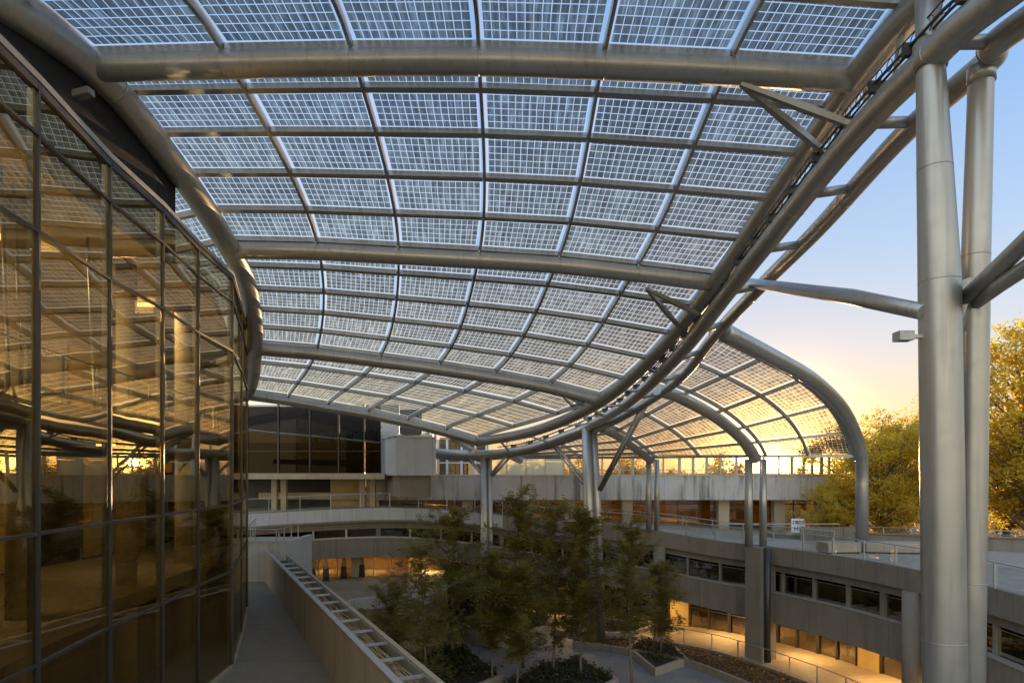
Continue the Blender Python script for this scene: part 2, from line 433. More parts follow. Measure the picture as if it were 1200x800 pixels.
def arm(p, q, w=.2, h=.1):                  # flat tapering arm
    mb = MB(); d = (q-p).normalized(); a = d.cross(V((0, 0, 1))).normalized(); n = a.cross(d)
    qd = lambda c, ww, hh: [c-a*ww/2-n*hh, c+a*ww/2-n*hh, c+a*ww/2+n*hh, c-a*ww/2+n*hh]
    mid = p.lerp(q, .55)
    mb.hexa(qd(p, w*.5, h*.5), qd(mid, w, h)); mb.hexa(qd(mid+d*.002, w, h), qd(q, w*.7, h*.7))
    return mb.build('arm', 'steel', canopy)
for p, qs in (((868, 99, 15.7), ((1006, 150, 15.5), (966, 178, 16.8))), ((757, 338, 23.9), ((797, 384, 27.0), (818, 368, 25.0))),
              ((655, 459, 34.8), ((688, 492, 40.6), (706, 486, 38.6))), ((523, 510, 46.2), ((556, 531, 47.3), (566, 531, 47)))):
    for q in qs: arm(P(*p), P(*q), .17, .09)

# ------------------------------------------------------------------ steel columns
def column(loc, label, tubes, branches, extra=None):
    t = thing('steel_column', loc, label, 'column', 'paired tube columns carrying the canopies')
    for path, r in tubes:
        mb = MB(); mb.tube(path, r, 24); mb.build('tube', 'steel', t)
    for path, r in tubes:                   # weld seams
        rr = r if isinstance(r, (list, tuple)) else [r]*len(path)
        for i in range(1, len(path)-1):
            d = (path[i+1]-path[i-1]).normalized(); p = path[i]
            mb = MB(); mb.tube([p-d*.01, p+d*.01], rr[i]+.0035, 24); mb.build('weld_seam', 'steel', t)
    for path, r in branches:
        mb = MB(); mb.tube(path, r, 16); mb.build('branch', 'steel', t)
    return t
# near pair, frame right
a0, a1, a2 = V((8.62, 12.6, GZ)), P(1101, 330, 12.6), P(1090, 66, 12.6)
b0, b1, b2 = V((9.05, 12.75, GZ)), P(1143.5, 300, 12.75), P(1150, 85, 12.6)
nearcol = column((8.8, 12.6, GZ), 'tall pair of thick steel tubes standing close by at the right, joined at mid height', [
    ([a0, a0.lerp(a1, .55), a1, a1.lerp(a2, .5), a2, P(1087, -25, 12.8)], [.36, .385, .37, .31, .245, .23]),
    ([b0, b0.lerp(b1, .6), b1, b2, P(1160, 68, 12.6)], [.24, .25, .25, .22, .21])],
    [([P(1085, 366, 12.55), P(1000, 348, 15.6), P(876, 331, 24.2)], [.16, .19, .17]),
     ([P(1130, 350, 12.6), P(1172, 312, 11.6), P(1290, 200, 9.3), P(1290, 200, 9.3)+(P(1290, 200, 9.3)-P(1172, 312, 11.6))*2.2], [.14, .16, .16, .16]),
     ([P(1140, 358, 12.7), P(1170, 335, 11.8), P(1290, 255, 9.6), P(1290, 255, 9.6)+(P(1290, 255, 9.6)-P(1170, 335, 11.8))*2.2], [.12, .14, .14, .14])])
mb = MB()                                   # gusset between the two tubes
mb.hexa([P(1124, 385, 12.6), P(1136, 352, 12.5), P(1150, 350, 12.6), P(1130, 388, 12.7)], [P(1124, 330, 12.6), P(1136, 325, 12.5), P(1152, 325, 12.6), P(1132, 325, 12.7)])
mb.build('gusset', 'steel', nearcol)
mb = MB(); mb.tube([a2-V((0, 0, .25)), a2+V((0, 0, .25))], .30, 24); mb.tube([b2-V((0, 0, .2)), b2+V((0, 0, .1))], .245, 24); mb.build('collar', 'steel', nearcol)
fl = thing('floodlight', P(1065, 394, 12.6), 'small square grey floodlight bracketed off the thick near column', 'floodlight')
p = P(1065, 394, 12.6)
mb = MB(); mb.box(p.x-.25, p.x+.04, p.y-.13, p.y+.13, p.z-.09, p.z+.09); mb.build('housing', 'galv', fl)
mb = MB(); mb.beam(p+V((.04, 0, .03)), p+V((.26, 0, .03)), .1, .07); mb.build('bracket', 'steel', fl)

def tw(px, pyb, db, pxt, pyt, dt, gap, r): # vertical pair, gap metres apart
    b, t = P(px, pyb, db), P(pxt, pyt, dt)
    return b, t
c2b, c2t = G(700, 755, GZ), P(692, 503, 42.4)
cA = lambda f: c2b.lerp(c2t, f)
column(c2b, 'steel tube pair rising from the court floor by the trees with two slanting branches under the truss', [
    ([c2b+V((-.33, 0, 0)), cA(.5)+V((-.30, 0, 0)), c2t+V((-.28, 0, .1))], [.34, .36, .30]),
    ([c2b+V((.33, .1, 0)), cA(.5)+V((.32, .1, 0)), c2t+V((.22, .1, .1))], [.28, .29, .24])],
    [([P(693, 572, 42.9), P(651, 521, 44.4)], .10), ([P(690, 575, 43.1), P(648, 523, 44.8)], .07), ([P(704, 574, 43.0), P(758, 474, 37.0)], .11), ([P(699, 577, 43.2), P(752, 476, 37.6)], .08)])
c1b, c1t = P(571, 738, 47), P(570, 533, 47)
column(c1b, 'slender steel tube pair standing in the raised planter left of the court trees', [
    ([c1b+V((-.2, 0, 0)), c1b.lerp(c1t, .5)+V((-.2, 0, 0)), c1t+V((-.2, 0, .2))], [.28, .29, .25]),
    ([c1b+V((.26, .1, 0)), c1b.lerp(c1t, .5)+V((.26, .1, 0)), c1t+V((.22, .1, .2))], [.2, .2, .18])],
    [([P(566, 556, 47), P(547, 535, 47.8)], .12), ([P(575, 556, 47), P(596, 531, 46.7)], .11), ([P(577, 558, 47.2), P(600, 533, 47.1)], .09)])
def eavecol(px, d, r, gap, label):
    b, t = P(px, 0, d), P(px, 538, d); b.z = DZ+.0 if px > 800 else P(px, 622, d).z
    return column((b.x, b.y, b.z), label, [([b+V((-gap, 0, 0)), t+V((-gap, 0, 0))], r), ([b+V((gap, .05, 0)), t+V((gap, .05, 0))], r*.92)], [])
eavecol(765, 46, .2, .30, 'thin steel tube pair on the upper walkway in front of the stained concrete band')
eavecol(886, 40.2, .245, .46, 'steel tube pair at the low sun, standing on the concrete pier at the walkway edge')

# ------------------------------------------------------------------ side canopy (far, right)
Ra = [P(848, 388, 27.5), P(907, 419, 30), P(952, 445, 33), P(985, 476, 36), P(1003, 510, 38.5), P(1010, 538, 39.5)]
Rb = [P(770, 456, 34.5), P(800, 467, 35.8), P(838, 488, 37.3), P(862, 507, 38.7), P(877, 523, 39.6), P(886, 538, 40.2)]
Rc = [P(706, 502, 42), P(722, 509, 43), P(738, 519, 44.2), P(750, 528, 45), P(757, 534, 45.6), P(763, 539, 46)]
Rd = [P(588, 530, 47.2), P(592, 531.5, 48), P(597, 533.5, 49), P(602, 536, 49.7), P(606, 538, 50.3), P(610, 539.5, 50.8)]
side = thing('side_canopy', (14, 38, 2), 'lower half shell solar glass roof bending down to the eave before the sun', 'solar canopy')
UP2 = V((0, 0, .32))
def bay(A, B, f0, f1):
    for r in range(5):
        q = lambda r, f: A[r].lerp(B[r], f)+UP2
        quadpanel(q(r, f0), q(r, f1), q(r+1, f1), q(r+1, f0), 10, 8, 'pv2', side)
for A, B in ((Rb, Ra), (Rc, Rb), (Rd, Rc)):
    g = .10 if B is Ra else .06
    for f0, f1 in ((g, .5), (.5, .94)): bay(A, B, f0, f1)
    for f in (g, .5, .94):
        cur = cr([A[r].lerp(B[r], f)+UP2 for r in range(6)], 4); mb = MB()
        for a, b in zip(cur, cur[1:]): mb.beam(a, b, .12, .2, drop=.015)
        mb.build('rafter', 'steel', side)
    for r in range(1, 6):
        mb = MB(); mb.beam(A[r]+UP2, B[r]+UP2, .16 if r < 5 else .24, .18, drop=.02); mb.build('purlin', 'steel', side)
ra_tail = Ra[-1]-V((0, 0, 5.0))
mb = MB(); mb.tube(cr(Ra, 6)+[Ra[-1].lerp(ra_tail, .3), ra_tail], .37, 22); mb.build('edge_tube', 'steel', side)
mb = MB()
cur = cr(Ra, 6)
for a, b in zip(cur, cur[1:]):
    i = (a+b)/2; inn = V((-.55, .3, -.12)); mb.hexa([a+V((-.3, .15, -.05)), a+V((-.3, .15, .3)), a+inn+V((0, 0, .35)), a+inn], [b+V((-.3, .15, -.05)), b+V((-.3, .15, .3)), b+inn+V((0, 0, .35)), b+inn])
mb.build('edge_flange', 'steel', side)
for Q, r in ((Rb, .34), (Rc, .32), (Rd, .25)):
    mb = MB(); mb.tube(cr(Q, 6), r, 18); mb.build('rib', 'steel', side)

# ------------------------------------------------------------------ ring: deck, galleries
RING = [(1560, None, 13.0), (1407, None, 17), (1200, 700, 23.4), (1090, 672, 29), (1000, 655, 34), (900, 641, 39.7), (840, 632, 43), (763, 622, 46), (697, 615, 48), (640, 611, 48.5), (560, 601, 48), (460, 595, 47), (316, 601, 45), (170, 612, 42)]
ctrl = []
for px, py, d in RING:
    p = P(px, py or HZ, d)
    if py is None: p.z = DZ
    elif px > 800: p.z = DZ
    ctrl.append(p)
PTD = [-2.8]*9+[-2.6, -2.4, -2.2, -2.1, -2.1]
PBD = [-4.65]*8+[-4.4, -4.1, -3.8, -3.6, -3.5, -3.5]
PER = 6
ring = cr(ctrl, PER)
def lerp_list(L):
    out = []
    for i in range(len(L)-1):
        for k in range(PER): out.append(L[i]+(L[i+1]-L[i])*k/PER)
    return out+[L[-1]]
ptd, pbd = lerp_list(PTD), lerp_list(PBD)
nrm = []
for i in range(len(ring)):
    t = ring[min(i+1, len(ring)-1)]-ring[max(i-1, 0)]; t.z = 0; t.normalize(); nrm.append(V((t.y, -t.x, 0)))
def off(i, o, z): p = ring[i]+nrm[i]*o; return V((p.x, p.y, z))
def sweep(prof, i0=0, i1=None):             # prof(i) -> [(offset, z)...]
    mb = MB(); mb.sweep([[off(i, o, z) for o, z in prof(i)] for i in range(i0, (i1 or len(ring)-1)+1)]); return mb
rect = lambda o0, o1, f0, f1: (lambda i: [(o0, f0(i)), (o1, f0(i)), (o1, f1(i)), (o0, f1(i))])
dz = lambda k: (lambda i: ring[i].z+k)
NRI = len(ring)-1
deck = sweep(rect(.32, 14, dz(-.28), dz(0)), 0, NRI).build('terrace_deck', 'deck'); struct(deck)
gal = thing('gallery_building', (14, 40, GZ), 'curved concrete building wrapping the court with open upper gallery and lit shopfronts below', 'building')
sweep(rect(.45, .95, dz(-1.5), dz(-1.0))).build('beam', 'conc2', gal)
sweep(rect(.34, 9, dz(-1.0), dz(-.30))).build('slab', 'conc2', gal)
sweep(lambda i: [(.2, ring[i].z+ptd[i]+.003), (.6, ring[i].z+ptd[i]+.003), (.6, ring[i].z+ptd[i]+.07), (.2, ring[i].z+ptd[i]+.07)]).build('coping', 'cap', gal)
sweep(lambda i: [(.52, ring[i].z+pbd[i]), (9, ring[i].z+pbd[i]), (9, ring[i].z+pbd[i]+.4), (.52, ring[i].z+pbd[i]+.4)]).build('slab', 'beige', gal)
sweep(lambda i: [(4.2, ring[i].z+pbd[i]+.4), (4.3, ring[i].z+pbd[i]+.4), (4.3, ring[i].z-1.0), (4.2, ring[i].z-1.0)]).build('gallery_glass', 'shop', gal)
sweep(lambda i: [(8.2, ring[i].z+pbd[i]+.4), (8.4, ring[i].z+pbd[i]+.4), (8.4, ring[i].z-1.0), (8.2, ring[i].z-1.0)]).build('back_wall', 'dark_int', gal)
# posts and rails of the upper gallery
cum = [0]
for a, b in zip(ring, ring[1:]): cum.append(cum[-1]+(b-a).length)
def at(s):
    for i in range(len(cum)-1):
        if cum[i+1] >= s:
            f = (s-cum[i])/(cum[i+1]-cum[i]); return i, f
    return len(cum)-2, 1.0
def rp(s, o, zf):                           # point at arc length s
    i, f = at(s); a, b = off(i, o, zf(i)), off(i+1, o, zf(i+1)); return a.lerp(b, f)
def rn(s): i, f = at(s); return nrm[i].lerp(nrm[i+1], f).normalized()
pt = lambda k=0.0: (lambda i: ring[i].z+ptd[i]+k)
pb = lambda k=0.0: (lambda i: ring[i].z+pbd[i]+k)
S = cum[-1]
def arc_panels(step, o0, o1, f0, f1, name, m, gap=.012):
    s0 = .5
    while s0 < S-.6:
        s1 = min(s0+step, S-.5); n = max(2, int(step/.9)); rg = []
        for k in range(n+1):
            q = s0+gap+(s1-s0-2*gap)*k/n; rg.append([rp(q, o0, f0), rp(q, o1, f0), rp(q, o1, f1), rp(q, o0, f1)])
        mb = MB(); mb.sweep(rg); mb.build(name, m, gal); s0 = s1
arc_panels(3.6, 0, .32, dz(-1.0), dz(.06), 'fascia', 'conc2')
arc_panels(2.7, .25, .5, pb(), pt(), 'parapet', 'conc2')
sweep(lambda i: [(.30, ring[i].z+pbd[i]+.05), (.48, ring[i].z+pbd[i]+.05), (.48, ring[i].z+ptd[i]-.05), (.30, ring[i].z+ptd[i]-.05)]).build('parapet_core', 'dark_int', gal)
s = 4.0
while s < S-2:
    w = .34 if int(s/2.3) % 4 == 0 else .13
    a, b = rp(s, .75, pt(.02)), rp(s, .75, dz(-1.45)); n = rn(s)
    mb = MB(); mb.beam(a, b, w, .22, up=n); mb.build('post', 'conc2' if w > .2 else 'steel', gal)
    s += 2.3
mid = lambda i: ring[i].z+ptd[i]*.45-1.0*.55+.1
mb = MB(); mb.tube([off(i, .72, mid(i)) for i in range(NRI+1)], .03, 6); mb.build('rail', 'steel', gal)
sweep(lambda i: [(.66, ring[i].z+ptd[i]+.08), (.67, ring[i].z+ptd[i]+.08), (.67, mid(i)), (.66, mid(i))]).build('guard_glass', 'shop', gal)
s = 4.0
while s < S-2:
    mb = MB(); mb.beam(rp(s, 4.15, pb(.4)), rp(s, 4.15, dz(-1.0)), .09, .12, up=rn(s)); mb.build('mullion', 'steel_dark', gal); s += 3.1
# ground floor: shopfront
gz = lambda i: GZ+.45
lowz = lambda k: (lambda s0: k)
FO = 4.0
sL = 12*PER-22                             # last index of the low court side
s = 1.0; k = 0; widths = [2.6, 2.6, 2.6, 2.6, 1.4]
S_low = cum[10*PER+2]
while s < S_low:
    w = widths[k % 5]
    z1 = lambda i: ring[i].z+pbd[i]-.55
    a0, a1 = rp(s+.06, FO, gz), rp(s+w-.06, FO, gz); b0, b1 = rp(s+.06, FO, z1), rp(s+w-.06, FO, z1); n = rn(s+w/2)
    if k % 5 == 4:
        mb = MB(); mb.hexa([a0-n*.1, a1-n*.1, a1+n*.3, a0+n*.3], [b0-n*.1, b1-n*.1, b1+n*.3, b0+n*.3]); mb.build('shop_pier', 'ochre', gal)
    else:
        mb = MB(); mb.hexa([a0, a1, a1+n*.03, a0+n*.03], [b0, b1, b1+n*.03, b0+n*.03]); o = mb.build('shop_window', 'shop', gal)
        mb = MB()
        for p, q in ((a0, b0), (a0.lerp(a1, .5), b0.lerp(b1, .5)), (a1, b1)):
            mb.beam(p-n*.05, q-n*.05, .07, .09, up=n)
        mb.beam(a0.lerp(b0, .72)-n*.052, a1.lerp(b1, .72)-n*.052, .06, .06)
        f = mb.build('frame', 'steel_dark', o)
        mb = MB()
        for _ in range(4):                  # shelves and goods behind the glass
            u = random.uniform(.1, .9); c = a0.lerp(a1, u)+n*random.uniform(.7, 2.6); hh = random.uniform(.5, 1.7); ww = random.uniform(.15, .45)
            mb.box(c.x-ww, c.x+ww, c.y-ww, c.y+ww, c.z+.003, c.z+hh)
        mb.build('display_shelf', random.choice(['dark_int', 'beige', 'ochre_dark']), o)
    s += w; k += 1
i_low = 10*PER+2
sweep(lambda i: [(FO-.15, ring[i].z+pbd[i]-.55), (FO+.3, ring[i].z+pbd[i]-.55), (FO+.3, ring[i].z+pbd[i]), (FO-.15, ring[i].z+pbd[i])], 0, i_low).build('lintel', 'ochre', gal)
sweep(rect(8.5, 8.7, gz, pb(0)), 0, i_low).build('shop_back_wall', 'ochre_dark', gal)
# downlights under the gallery soffit
lights = []
def area(name, loc, e, col, size, rot=(0, 0, 0)):
    l = bpy.data.lights.new(name, 'AREA'); l.energy = e; l.color = col; l.size = size
    o = bpy.data.objects.new(name, l); C.objects.link(o); o.location = loc; o.rotation_euler = rot; return o
s = 6.0; k = 0
while s < cum[8*PER+3]:
    p = rp(s, 2.4, pb(-.03)); n = rn(s)
    mb = MB(); mb.tube([p, p-V((0, 0, .05))], .14, 12); o = mb.build('downlight', 'lampglow', gal)
    if k % 2 == 0: area('downlight_lamp', p-V((0, 0, .12)), 150, (1, .60, .22), .3)
    s += 2.6; k += 1
s = 8.0
while s < cum[10*PER]:
    q_ = rp(s, 6.3, pb(-.12)); area('shop_lamp', q_, 22, (1, .68, .30), 1.2)
    mb = MB(); mb.box(q_.x-.4, q_.x+.4, q_.y-.2, q_.y+.2, q_.z+.03, q_.z+.1); mb.build('ceiling_lamp', 'lampglow', gal)
    s += 7.0
# concrete piers along the edge
def pier(px, z1k, w, d, shape, label):
    s = min((cum[i]+f/10*(cum[i+1]-cum[i]) for i in range(NRI) for f in range(10)), key=lambda q: abs((rp(q, 0, dz(0)).x/rp(q, 0, dz(0)).y)*F+CX-px))
    p = rp(s, -.02, dz(z1k)); n = rn(s); t = V((-n.y, n.x, 0))
    if shape == 'sq':
        th = thing('concrete_pier', (p.x, p.y, GZ), label, 'pier')
        q = lambda z, ww: [V((p.x, p.y, z))-t*ww/2-n*d*.6, V((p.x, p.y, z))+t*ww/2-n*d*.6, V((p.x, p.y, z))+t*ww/2+n*d*.4, V((p.x, p.y, z))-t*ww/2+n*d*.4]
        mb = MB(); mb.hexa(q(GZ, w), q(p.z, w*.93)); mb.build('shaft', 'conc2', th)
        mb = MB(); c = V((p.x, p.y, 0))-t*w*.62-n*d*.3; mb.tube([V((c.x, c.y, GZ)), V((c.x, c.y, p.z+.02))], .2, 14); mb.build('pipe', 'steel_dark', th)
    else:
        th = thing('concrete_pier', (p.x, p.y, GZ), label, 'pier')
        mb = MB(); mb.tube([V((p.x, p.y, GZ)), V((p.x, p.y, p.z))], w/2, 24); mb.build('shaft', 'conc2', th)
        mb = MB(); mb.box(p.x-w*.62, p.x+w*.62, p.y-w*.62, p.y+w*.62, GZ, GZ+.5); mb.build('base', 'conc2', th)
pier(893, .02, 1.3, 1.3, 'sq', 'square concrete pier below the sun reaching from court floor to the walkway edge')
pier(1068, -1.0, .8, .8, 'round', 'round concrete pier under the walkway edge just left of the near steel column')
pier(773, -1.0, .85, .8, 'round', 'round concrete pier behind the rightmost court tree at the lit shopfront')

# railing along the walkway edge
def railing(name, label, pts, step, post_h=1.0, panel=True, group=None, skip=None):
    th = thing(name, pts[0], label, 'railing', group)
    L = along(pts, step)
    mb = MB(); mb.tube([p+V((0, 0, post_h)) for p in pts], .028, 8); mb.build('handrail', 'galv', th)
    mb = MB(); mb.tube([p+V((0, 0, .1)) for p in pts], .016, 6); mb.build('bottom_rail', 'galv', th)
    for p, t in L:
        mb = MB(); n = V((t.y, -t.x, 0)).normalized(); mb.beam(p, p+V((0, 0, post_h-.01)), .05, .07, up=n); mb.build('post', 'galv', th)
    if panel:
        for (p, t), (q, t2) in zip(L, L[1:]):
            n = V((t.y, -t.x, 0)).normalized(); a, b = p+t*.05, q-t*.05
            mb = MB(); z0, z1 = V((0, 0, .14)), V((0, 0, post_h-.08))
            mb.hexa([a+z0, b+z0, b+z0+n*.012, a+z0+n*.012], [a+z1, b+z1, b+z1+n*.012, a+z1+n*.012]); mb.build('glass_panel', 'clear', th)
    return th
def ringpts(px0, px1, o, zf):
    out = []
    for i in range(NRI+1):
        p = off(i, o, zf(i)); x = p.x/p.y*F+CX
        if px1 <= x <= px0: out.append(p)
    return out
railing('glass_railing', 'glass railing with steel posts along the right walkway edge, right of the pier', ringpts(1500, 906, .15, dz(.06)), 2.1)
railing('glass_railing', 'glass railing along the walkway edge left of the pier, behind the court trees', ringpts(878, 600, .15, dz(.06)), 2.1)
railing('glass_railing', 'glass railing on the far walkway above the pale panels, left of the planter column', ringpts(598, 250, .15, dz(.06)), 2.1)
railing('glass_railing', 'second glass railing set back on the far walkway below the stained concrete band', ringpts(985, 480, 3.4, dz(.03)), 2.3)
railing('steel_railing', 'dark steel railing at the ground floor gallery in front of the lit shopfronts', ringpts(1300, 700, -1.1, lambda i: GZ+.45), 2.0, 1.0, False)
# pale parapet panels on the far left of the walkway
sweep(lambda i: [(-.03, ring[i].z-.85), (-.005, ring[i].z-.85), (-.005, ring[i].z+.02), (-.03, ring[i].z+.02)], 10*PER-2, NRI).build('pale_panel', 'conc_box', gal)

# gallery floor at court level and its kerb, planting bed
mb = sweep(lambda i: [(-1.3, GZ+.012), (8.5, GZ+.012), (8.5, GZ+.45), (-1.3, GZ+.45)], 0, i_low); struct(mb.build('gallery_floor', 'plaza'))
mb = sweep(lambda i: [(-4.2, GZ+.012), (-1.32, GZ+.012), (-1.32, GZ+.28), (-4.2, GZ+.28)], 12, 8*PER+2); bed = mb.build('planting_bed', 'soil'); struct(bed)
mb = sweep(lambda i: [(-4.45, GZ+.008), (-4.22, GZ+.008), (-4.22, GZ+.45), (-4.45, GZ+.45)], 12, 8*PER+2); tag(mb.build('kerb_wall', 'conc2'), 'low concrete kerb wall holding the orange planting bed before the shopfronts', 'kerb')

# ------------------------------------------------------------------ stained concrete band and what sits on it
BD = 50.0
bx = lambda px, d=BD: (px-CX)/F*d
hall = thing('concrete_hall', (5, 52, DZ), 'long pale concrete building with dark water stains below its terrace, behind the walkway', 'building')
mb = MB(); mb.box(bx(440), bx(980), BD, BD+.5, P(0, 585.5, BD).z, P(0, 557, BD).z); mb.build('concrete_band', 'conc', hall)
mb = MB(); mb.box(bx(438), bx(981), BD-.05, BD+.55, P(0, 557, BD).z+.003, P(0, 557, BD).z+.08); mb.build('coping', 'cap', hall)
mb = MB(); mb.box(bx(300), bx(978), BD+.503, BD+12, P(0, 585.5, BD).z+.02, P(0, 585.5, BD).z+.55); mb.build('ceiling', 'beige', hall)
mb = MB(); mb.box(bx(438), bx(978), BD+.503, BD+16, -1.0, -.9); mb.build('roof_terrace', 'deck', hall)
zc = P(0, 585.5, BD).z
for px in (548, 620, 668, 735, 848, 913, 964):
    x = bx(px, BD+.8); mb = MB(); mb.box(x-.42, x+.42, BD+.7, BD+1.4, -5.4, zc+.02); mb.build('pillar', 'beige', hall)
k = 0; px = 470
while px < 965:
    x0, x1 = bx(px, 53.5), bx(px+27, 53.5)
    mb = MB(); mb.box(x0+.05, x1-.05, 53.5, 53.53, -5.4, zc+.02); o = mb.build('window', 'shop', hall)
    mb = MB(); mb.box(x0-.04, x0+.04, 53.4, 53.5, -5.4, zc+.02); mb.box(x0+.042, x1-.042, 53.42, 53.497, zc-.5, zc-.42); mb.build('frame', 'steel_dark', o)
    px += 27; k += 1
mb = MB(); mb.box(bx(300), bx(978), 60, 60.2, -6, zc); mb.build('back_wall', 'ochre', hall)
for px in (505, 640, 700, 790, 935):
    area('hall_lamp', (bx(px, 56), 56.5, zc-.1), 110, (1, .62, .22), 1.0)
    mb = MB(); mb.box(bx(px, 56)-.5, bx(px, 56)+.5, 56.1, 56.9, zc-.05, zc-.003+.02); mb.build('ceiling_lamp', 'lampglow', hall)
# terrace screen of slim posts on top of the band
scr = thing('terrace_screen', (10, BD, 0), 'row of slim posts with clear glass on top of the stained concrete band', 'screen')
for px in (668, 690, 706, 726, 742, 762, 778, 797, 813, 829, 845, 864, 880, 896, 914, 929, 943, 953, 964, 973):
    x = bx(px); w = .05+.05*random.random()
    mb = MB(); mb.box(x-w, x+w, BD+.1, BD+.28, .03, 1.5); mb.build('post', 'steel', scr)
mb = MB(); mb.box(bx(660), bx(976), BD+.12, BD+.26, 1.5, 1.58); mb.build('top_rail', 'steel', scr)
mb = MB(); mb.box(bx(660), bx(976), BD+.17, BD+.21, .33, .37); mb.build('rail', 'steel', scr)
mb = MB(); mb.box(bx(664), bx(974), BD+.32, BD+.33, .05, 1.48); mb.build('glass_panel', 'clear', scr)
# frosted wind wall, left part
fw = thing('frosted_wall', (0, 52, 0), 'glowing cream frosted panel wall on the terrace, right of the planter column', 'wall')
x0 = bx(572, 52)
for k in range(4):
    xa, xb = x0+k*1.55, x0+(k+1)*1.55-.04
    mb = MB(); mb.box(xa, xb, 52, 52.05, -.85, 1.05); mb.box(xa, xb, 52, 52.05, 1.1, 2.7); mb.build('panel', 'frost', fw)
    mb = MB(); mb.box(xb, xb+.04, 51.96, 52.08, -.85, 2.7); mb.build('mullion', 'steel', fw)
# plain volumes behind the box: window bays
wb = thing('window_bay', (-3, 51, 0), 'white framed window bay between the pale box and the frosted wall', 'window bay')
mb = MB(); mb.box(bx(512, 51), bx(572, 51), 51, 51.04, -.2, 2.8); mb.build('pane', 'shop', wb)
mb = MB()
for px in (513, 524, 541, 557, 570): x = bx(px, 51); mb.box(x-.09, x+.09, 50.9, 50.998, -.1, 2.8)
mb.box(bx(513, 51), bx(570, 51), 50.88, 50.93, .9, 1.0); mb.box(bx(513, 51), bx(570, 51), 50.86, 50.92, -.15, -.05)
mb.build('frame', 'white', wb)
mb = MB(); mb.box(bx(512, 53), bx(572, 53), 55, 55.1, -1, 3.2); mb.build('inner_wall', 'beige', wb)

# pale metal-clad box
bxp = [P(465, 556, 44.6), P(511, 556, 46.3), P(500, 556, 52), P(447, 556, 48.2)]
pb_ = thing('clad_box', bxp[0], 'pale grey panel clad box room on the upper floor beside the tinted glass wall', 'building')
mb = MB(); mb.prism([(p.x, p.y) for p in bxp], -.05, 2.65); mb.build('wall', 'conc_box', pb_)
mb = MB(); mb.prism([(p.x*1.003, p.y*.998) for p in bxp], 2.653, 2.75); mb.build('roof_edge', 'cap', pb_)
cen = sum(bxp, V())/4
mb = MB(); mb.prism([(cen.x+(p.x-cen.x)*.8, cen.y+(p.y-cen.y)*.8) for p in bxp], -1.6, -.053); mb.build('plinth', 'conc2', pb_)

# tinted glass pavilion on the left far side
pav = thing('glass_pavilion', (-15, 47, -2), 'dark amber tinted glass storey on a thin slab at the far left under the roof', 'building')
PD = 47.0
xs = [bx(q, PD) for q in (262, 290, 326.5, 363.5, 397, 427, 447)]
zt = [P(0, y, PD).z for y in (500, 503, 507, 510, 513, 516, 518)]
zb = 0.14
for i in range(6):
    a, b = xs[i]+.05, xs[i+1]-.05
    mb = MB(); mb.hexa([(a, PD, zb), (b, PD, zb), (b, PD+.04, zb), (a, PD+.04, zb)], [(a, PD, zt[i]), (b, PD, zt[i+1]), (b, PD+.04, zt[i+1]), (a, PD+.04, zt[i])]); mb.build('pane', 'tinted', pav)
    mb = MB(); mb.beam((xs[i], PD-.06, zt[i]), (xs[i+1], PD-.06, zt[i+1]), .1, .1); mb.beam((xs[i], PD-.063, 1.75), (xs[i+1], PD-.063, 1.75), .04, .04); mb.build('transom', 'steel_dark', pav)
    mb = MB(); mb.box(xs[i]-.05, xs[i]+.05, PD-.12, PD+.1, -.1, 5.2); mb.build('mullion', 'steel_dark', pav)
    mb = MB(); mb.hexa([(a, PD, zt[i]+.02), (b, PD, zt[i+1]+.02), (b, PD+.03, zt[i+1]+.02), (a, PD+.03, zt[i]+.02)], [(a, PD, 5.0), (b, PD, 5.0), (b, PD+.03, 5.0), (a, PD+.03, 5.0)]); mb.build('upper_pane', 'smoke', pav)
mb = MB(); mb.box(-24, xs[-1]+.3, PD-.35, PD+14, -.32, .1); mb.build('slab', 'conc_wall', pav)
mb = MB(); mb.box(-24, xs[-1], PD+5, PD+5.2, .1, 2.6); mb.build('back_wall', 'ochre_dark', pav)
mb = MB(); mb.box(-26, xs[-1]+1, PD+14, PD+14.2, -6, 6.2); mb.build('rear_wall', 'dark_int', pav)
mb = MB(); mb.box(-24, xs[-1]-.1, PD+8, PD+8.1, 2.6, 6.0); mb.build('pane_backdrop', 'galv', pav)  # backdrop added behind the upper panes so they look dark
for px in (322, 333, 425, 437):
    x = bx(px, PD+2); mb = MB(); mb.box(x-.2, x+.2, PD+1.8, PD+2.2, -3.5, -.325); mb.build('pillar', 'beige', pav)
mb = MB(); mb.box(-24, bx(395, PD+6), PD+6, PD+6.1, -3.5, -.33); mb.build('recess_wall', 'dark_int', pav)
mb = MB(); mb.box(bx(395, PD+6)+.01, bx(450, PD+6), PD+4, PD+4.1, -3.5, -.33); mb.build('recess_lit_panel', 'ochre', pav)  # ochre colour stands in for the yellow-lit stretch of recess wall
for k in range(7):                          # plant and ducts seen over the transom
    x = -17.5+k*1.7+random.random(); h = .5+.7*random.random()
    tag((lambda m: (m.box(x-.5, x+.5, PD+6, PD+7, 2.6, 2.6+h), m.box(x-.3, x+.3, PD+5.9, PD+5.998, 2.7, 2.5+h), m.tube([(x+.7, PD+6.5, 2.6), (x+.7, PD+6.5, 2.8+h), (x+1.2, PD+6.6, 2.8+h)], .1, 8))[0] or m)(MB()).build('roof_unit', 'galv'), 'grey metal plant unit on the pavilion roof seen through the upper panes', 'roof unit', 'plant units on the pavilion roof')
mb = MB(); mb.box(-24, xs[-1], PD+5.2, PD+13, 2.4, 2.597); mb.build('roof', 'dark_int', pav)

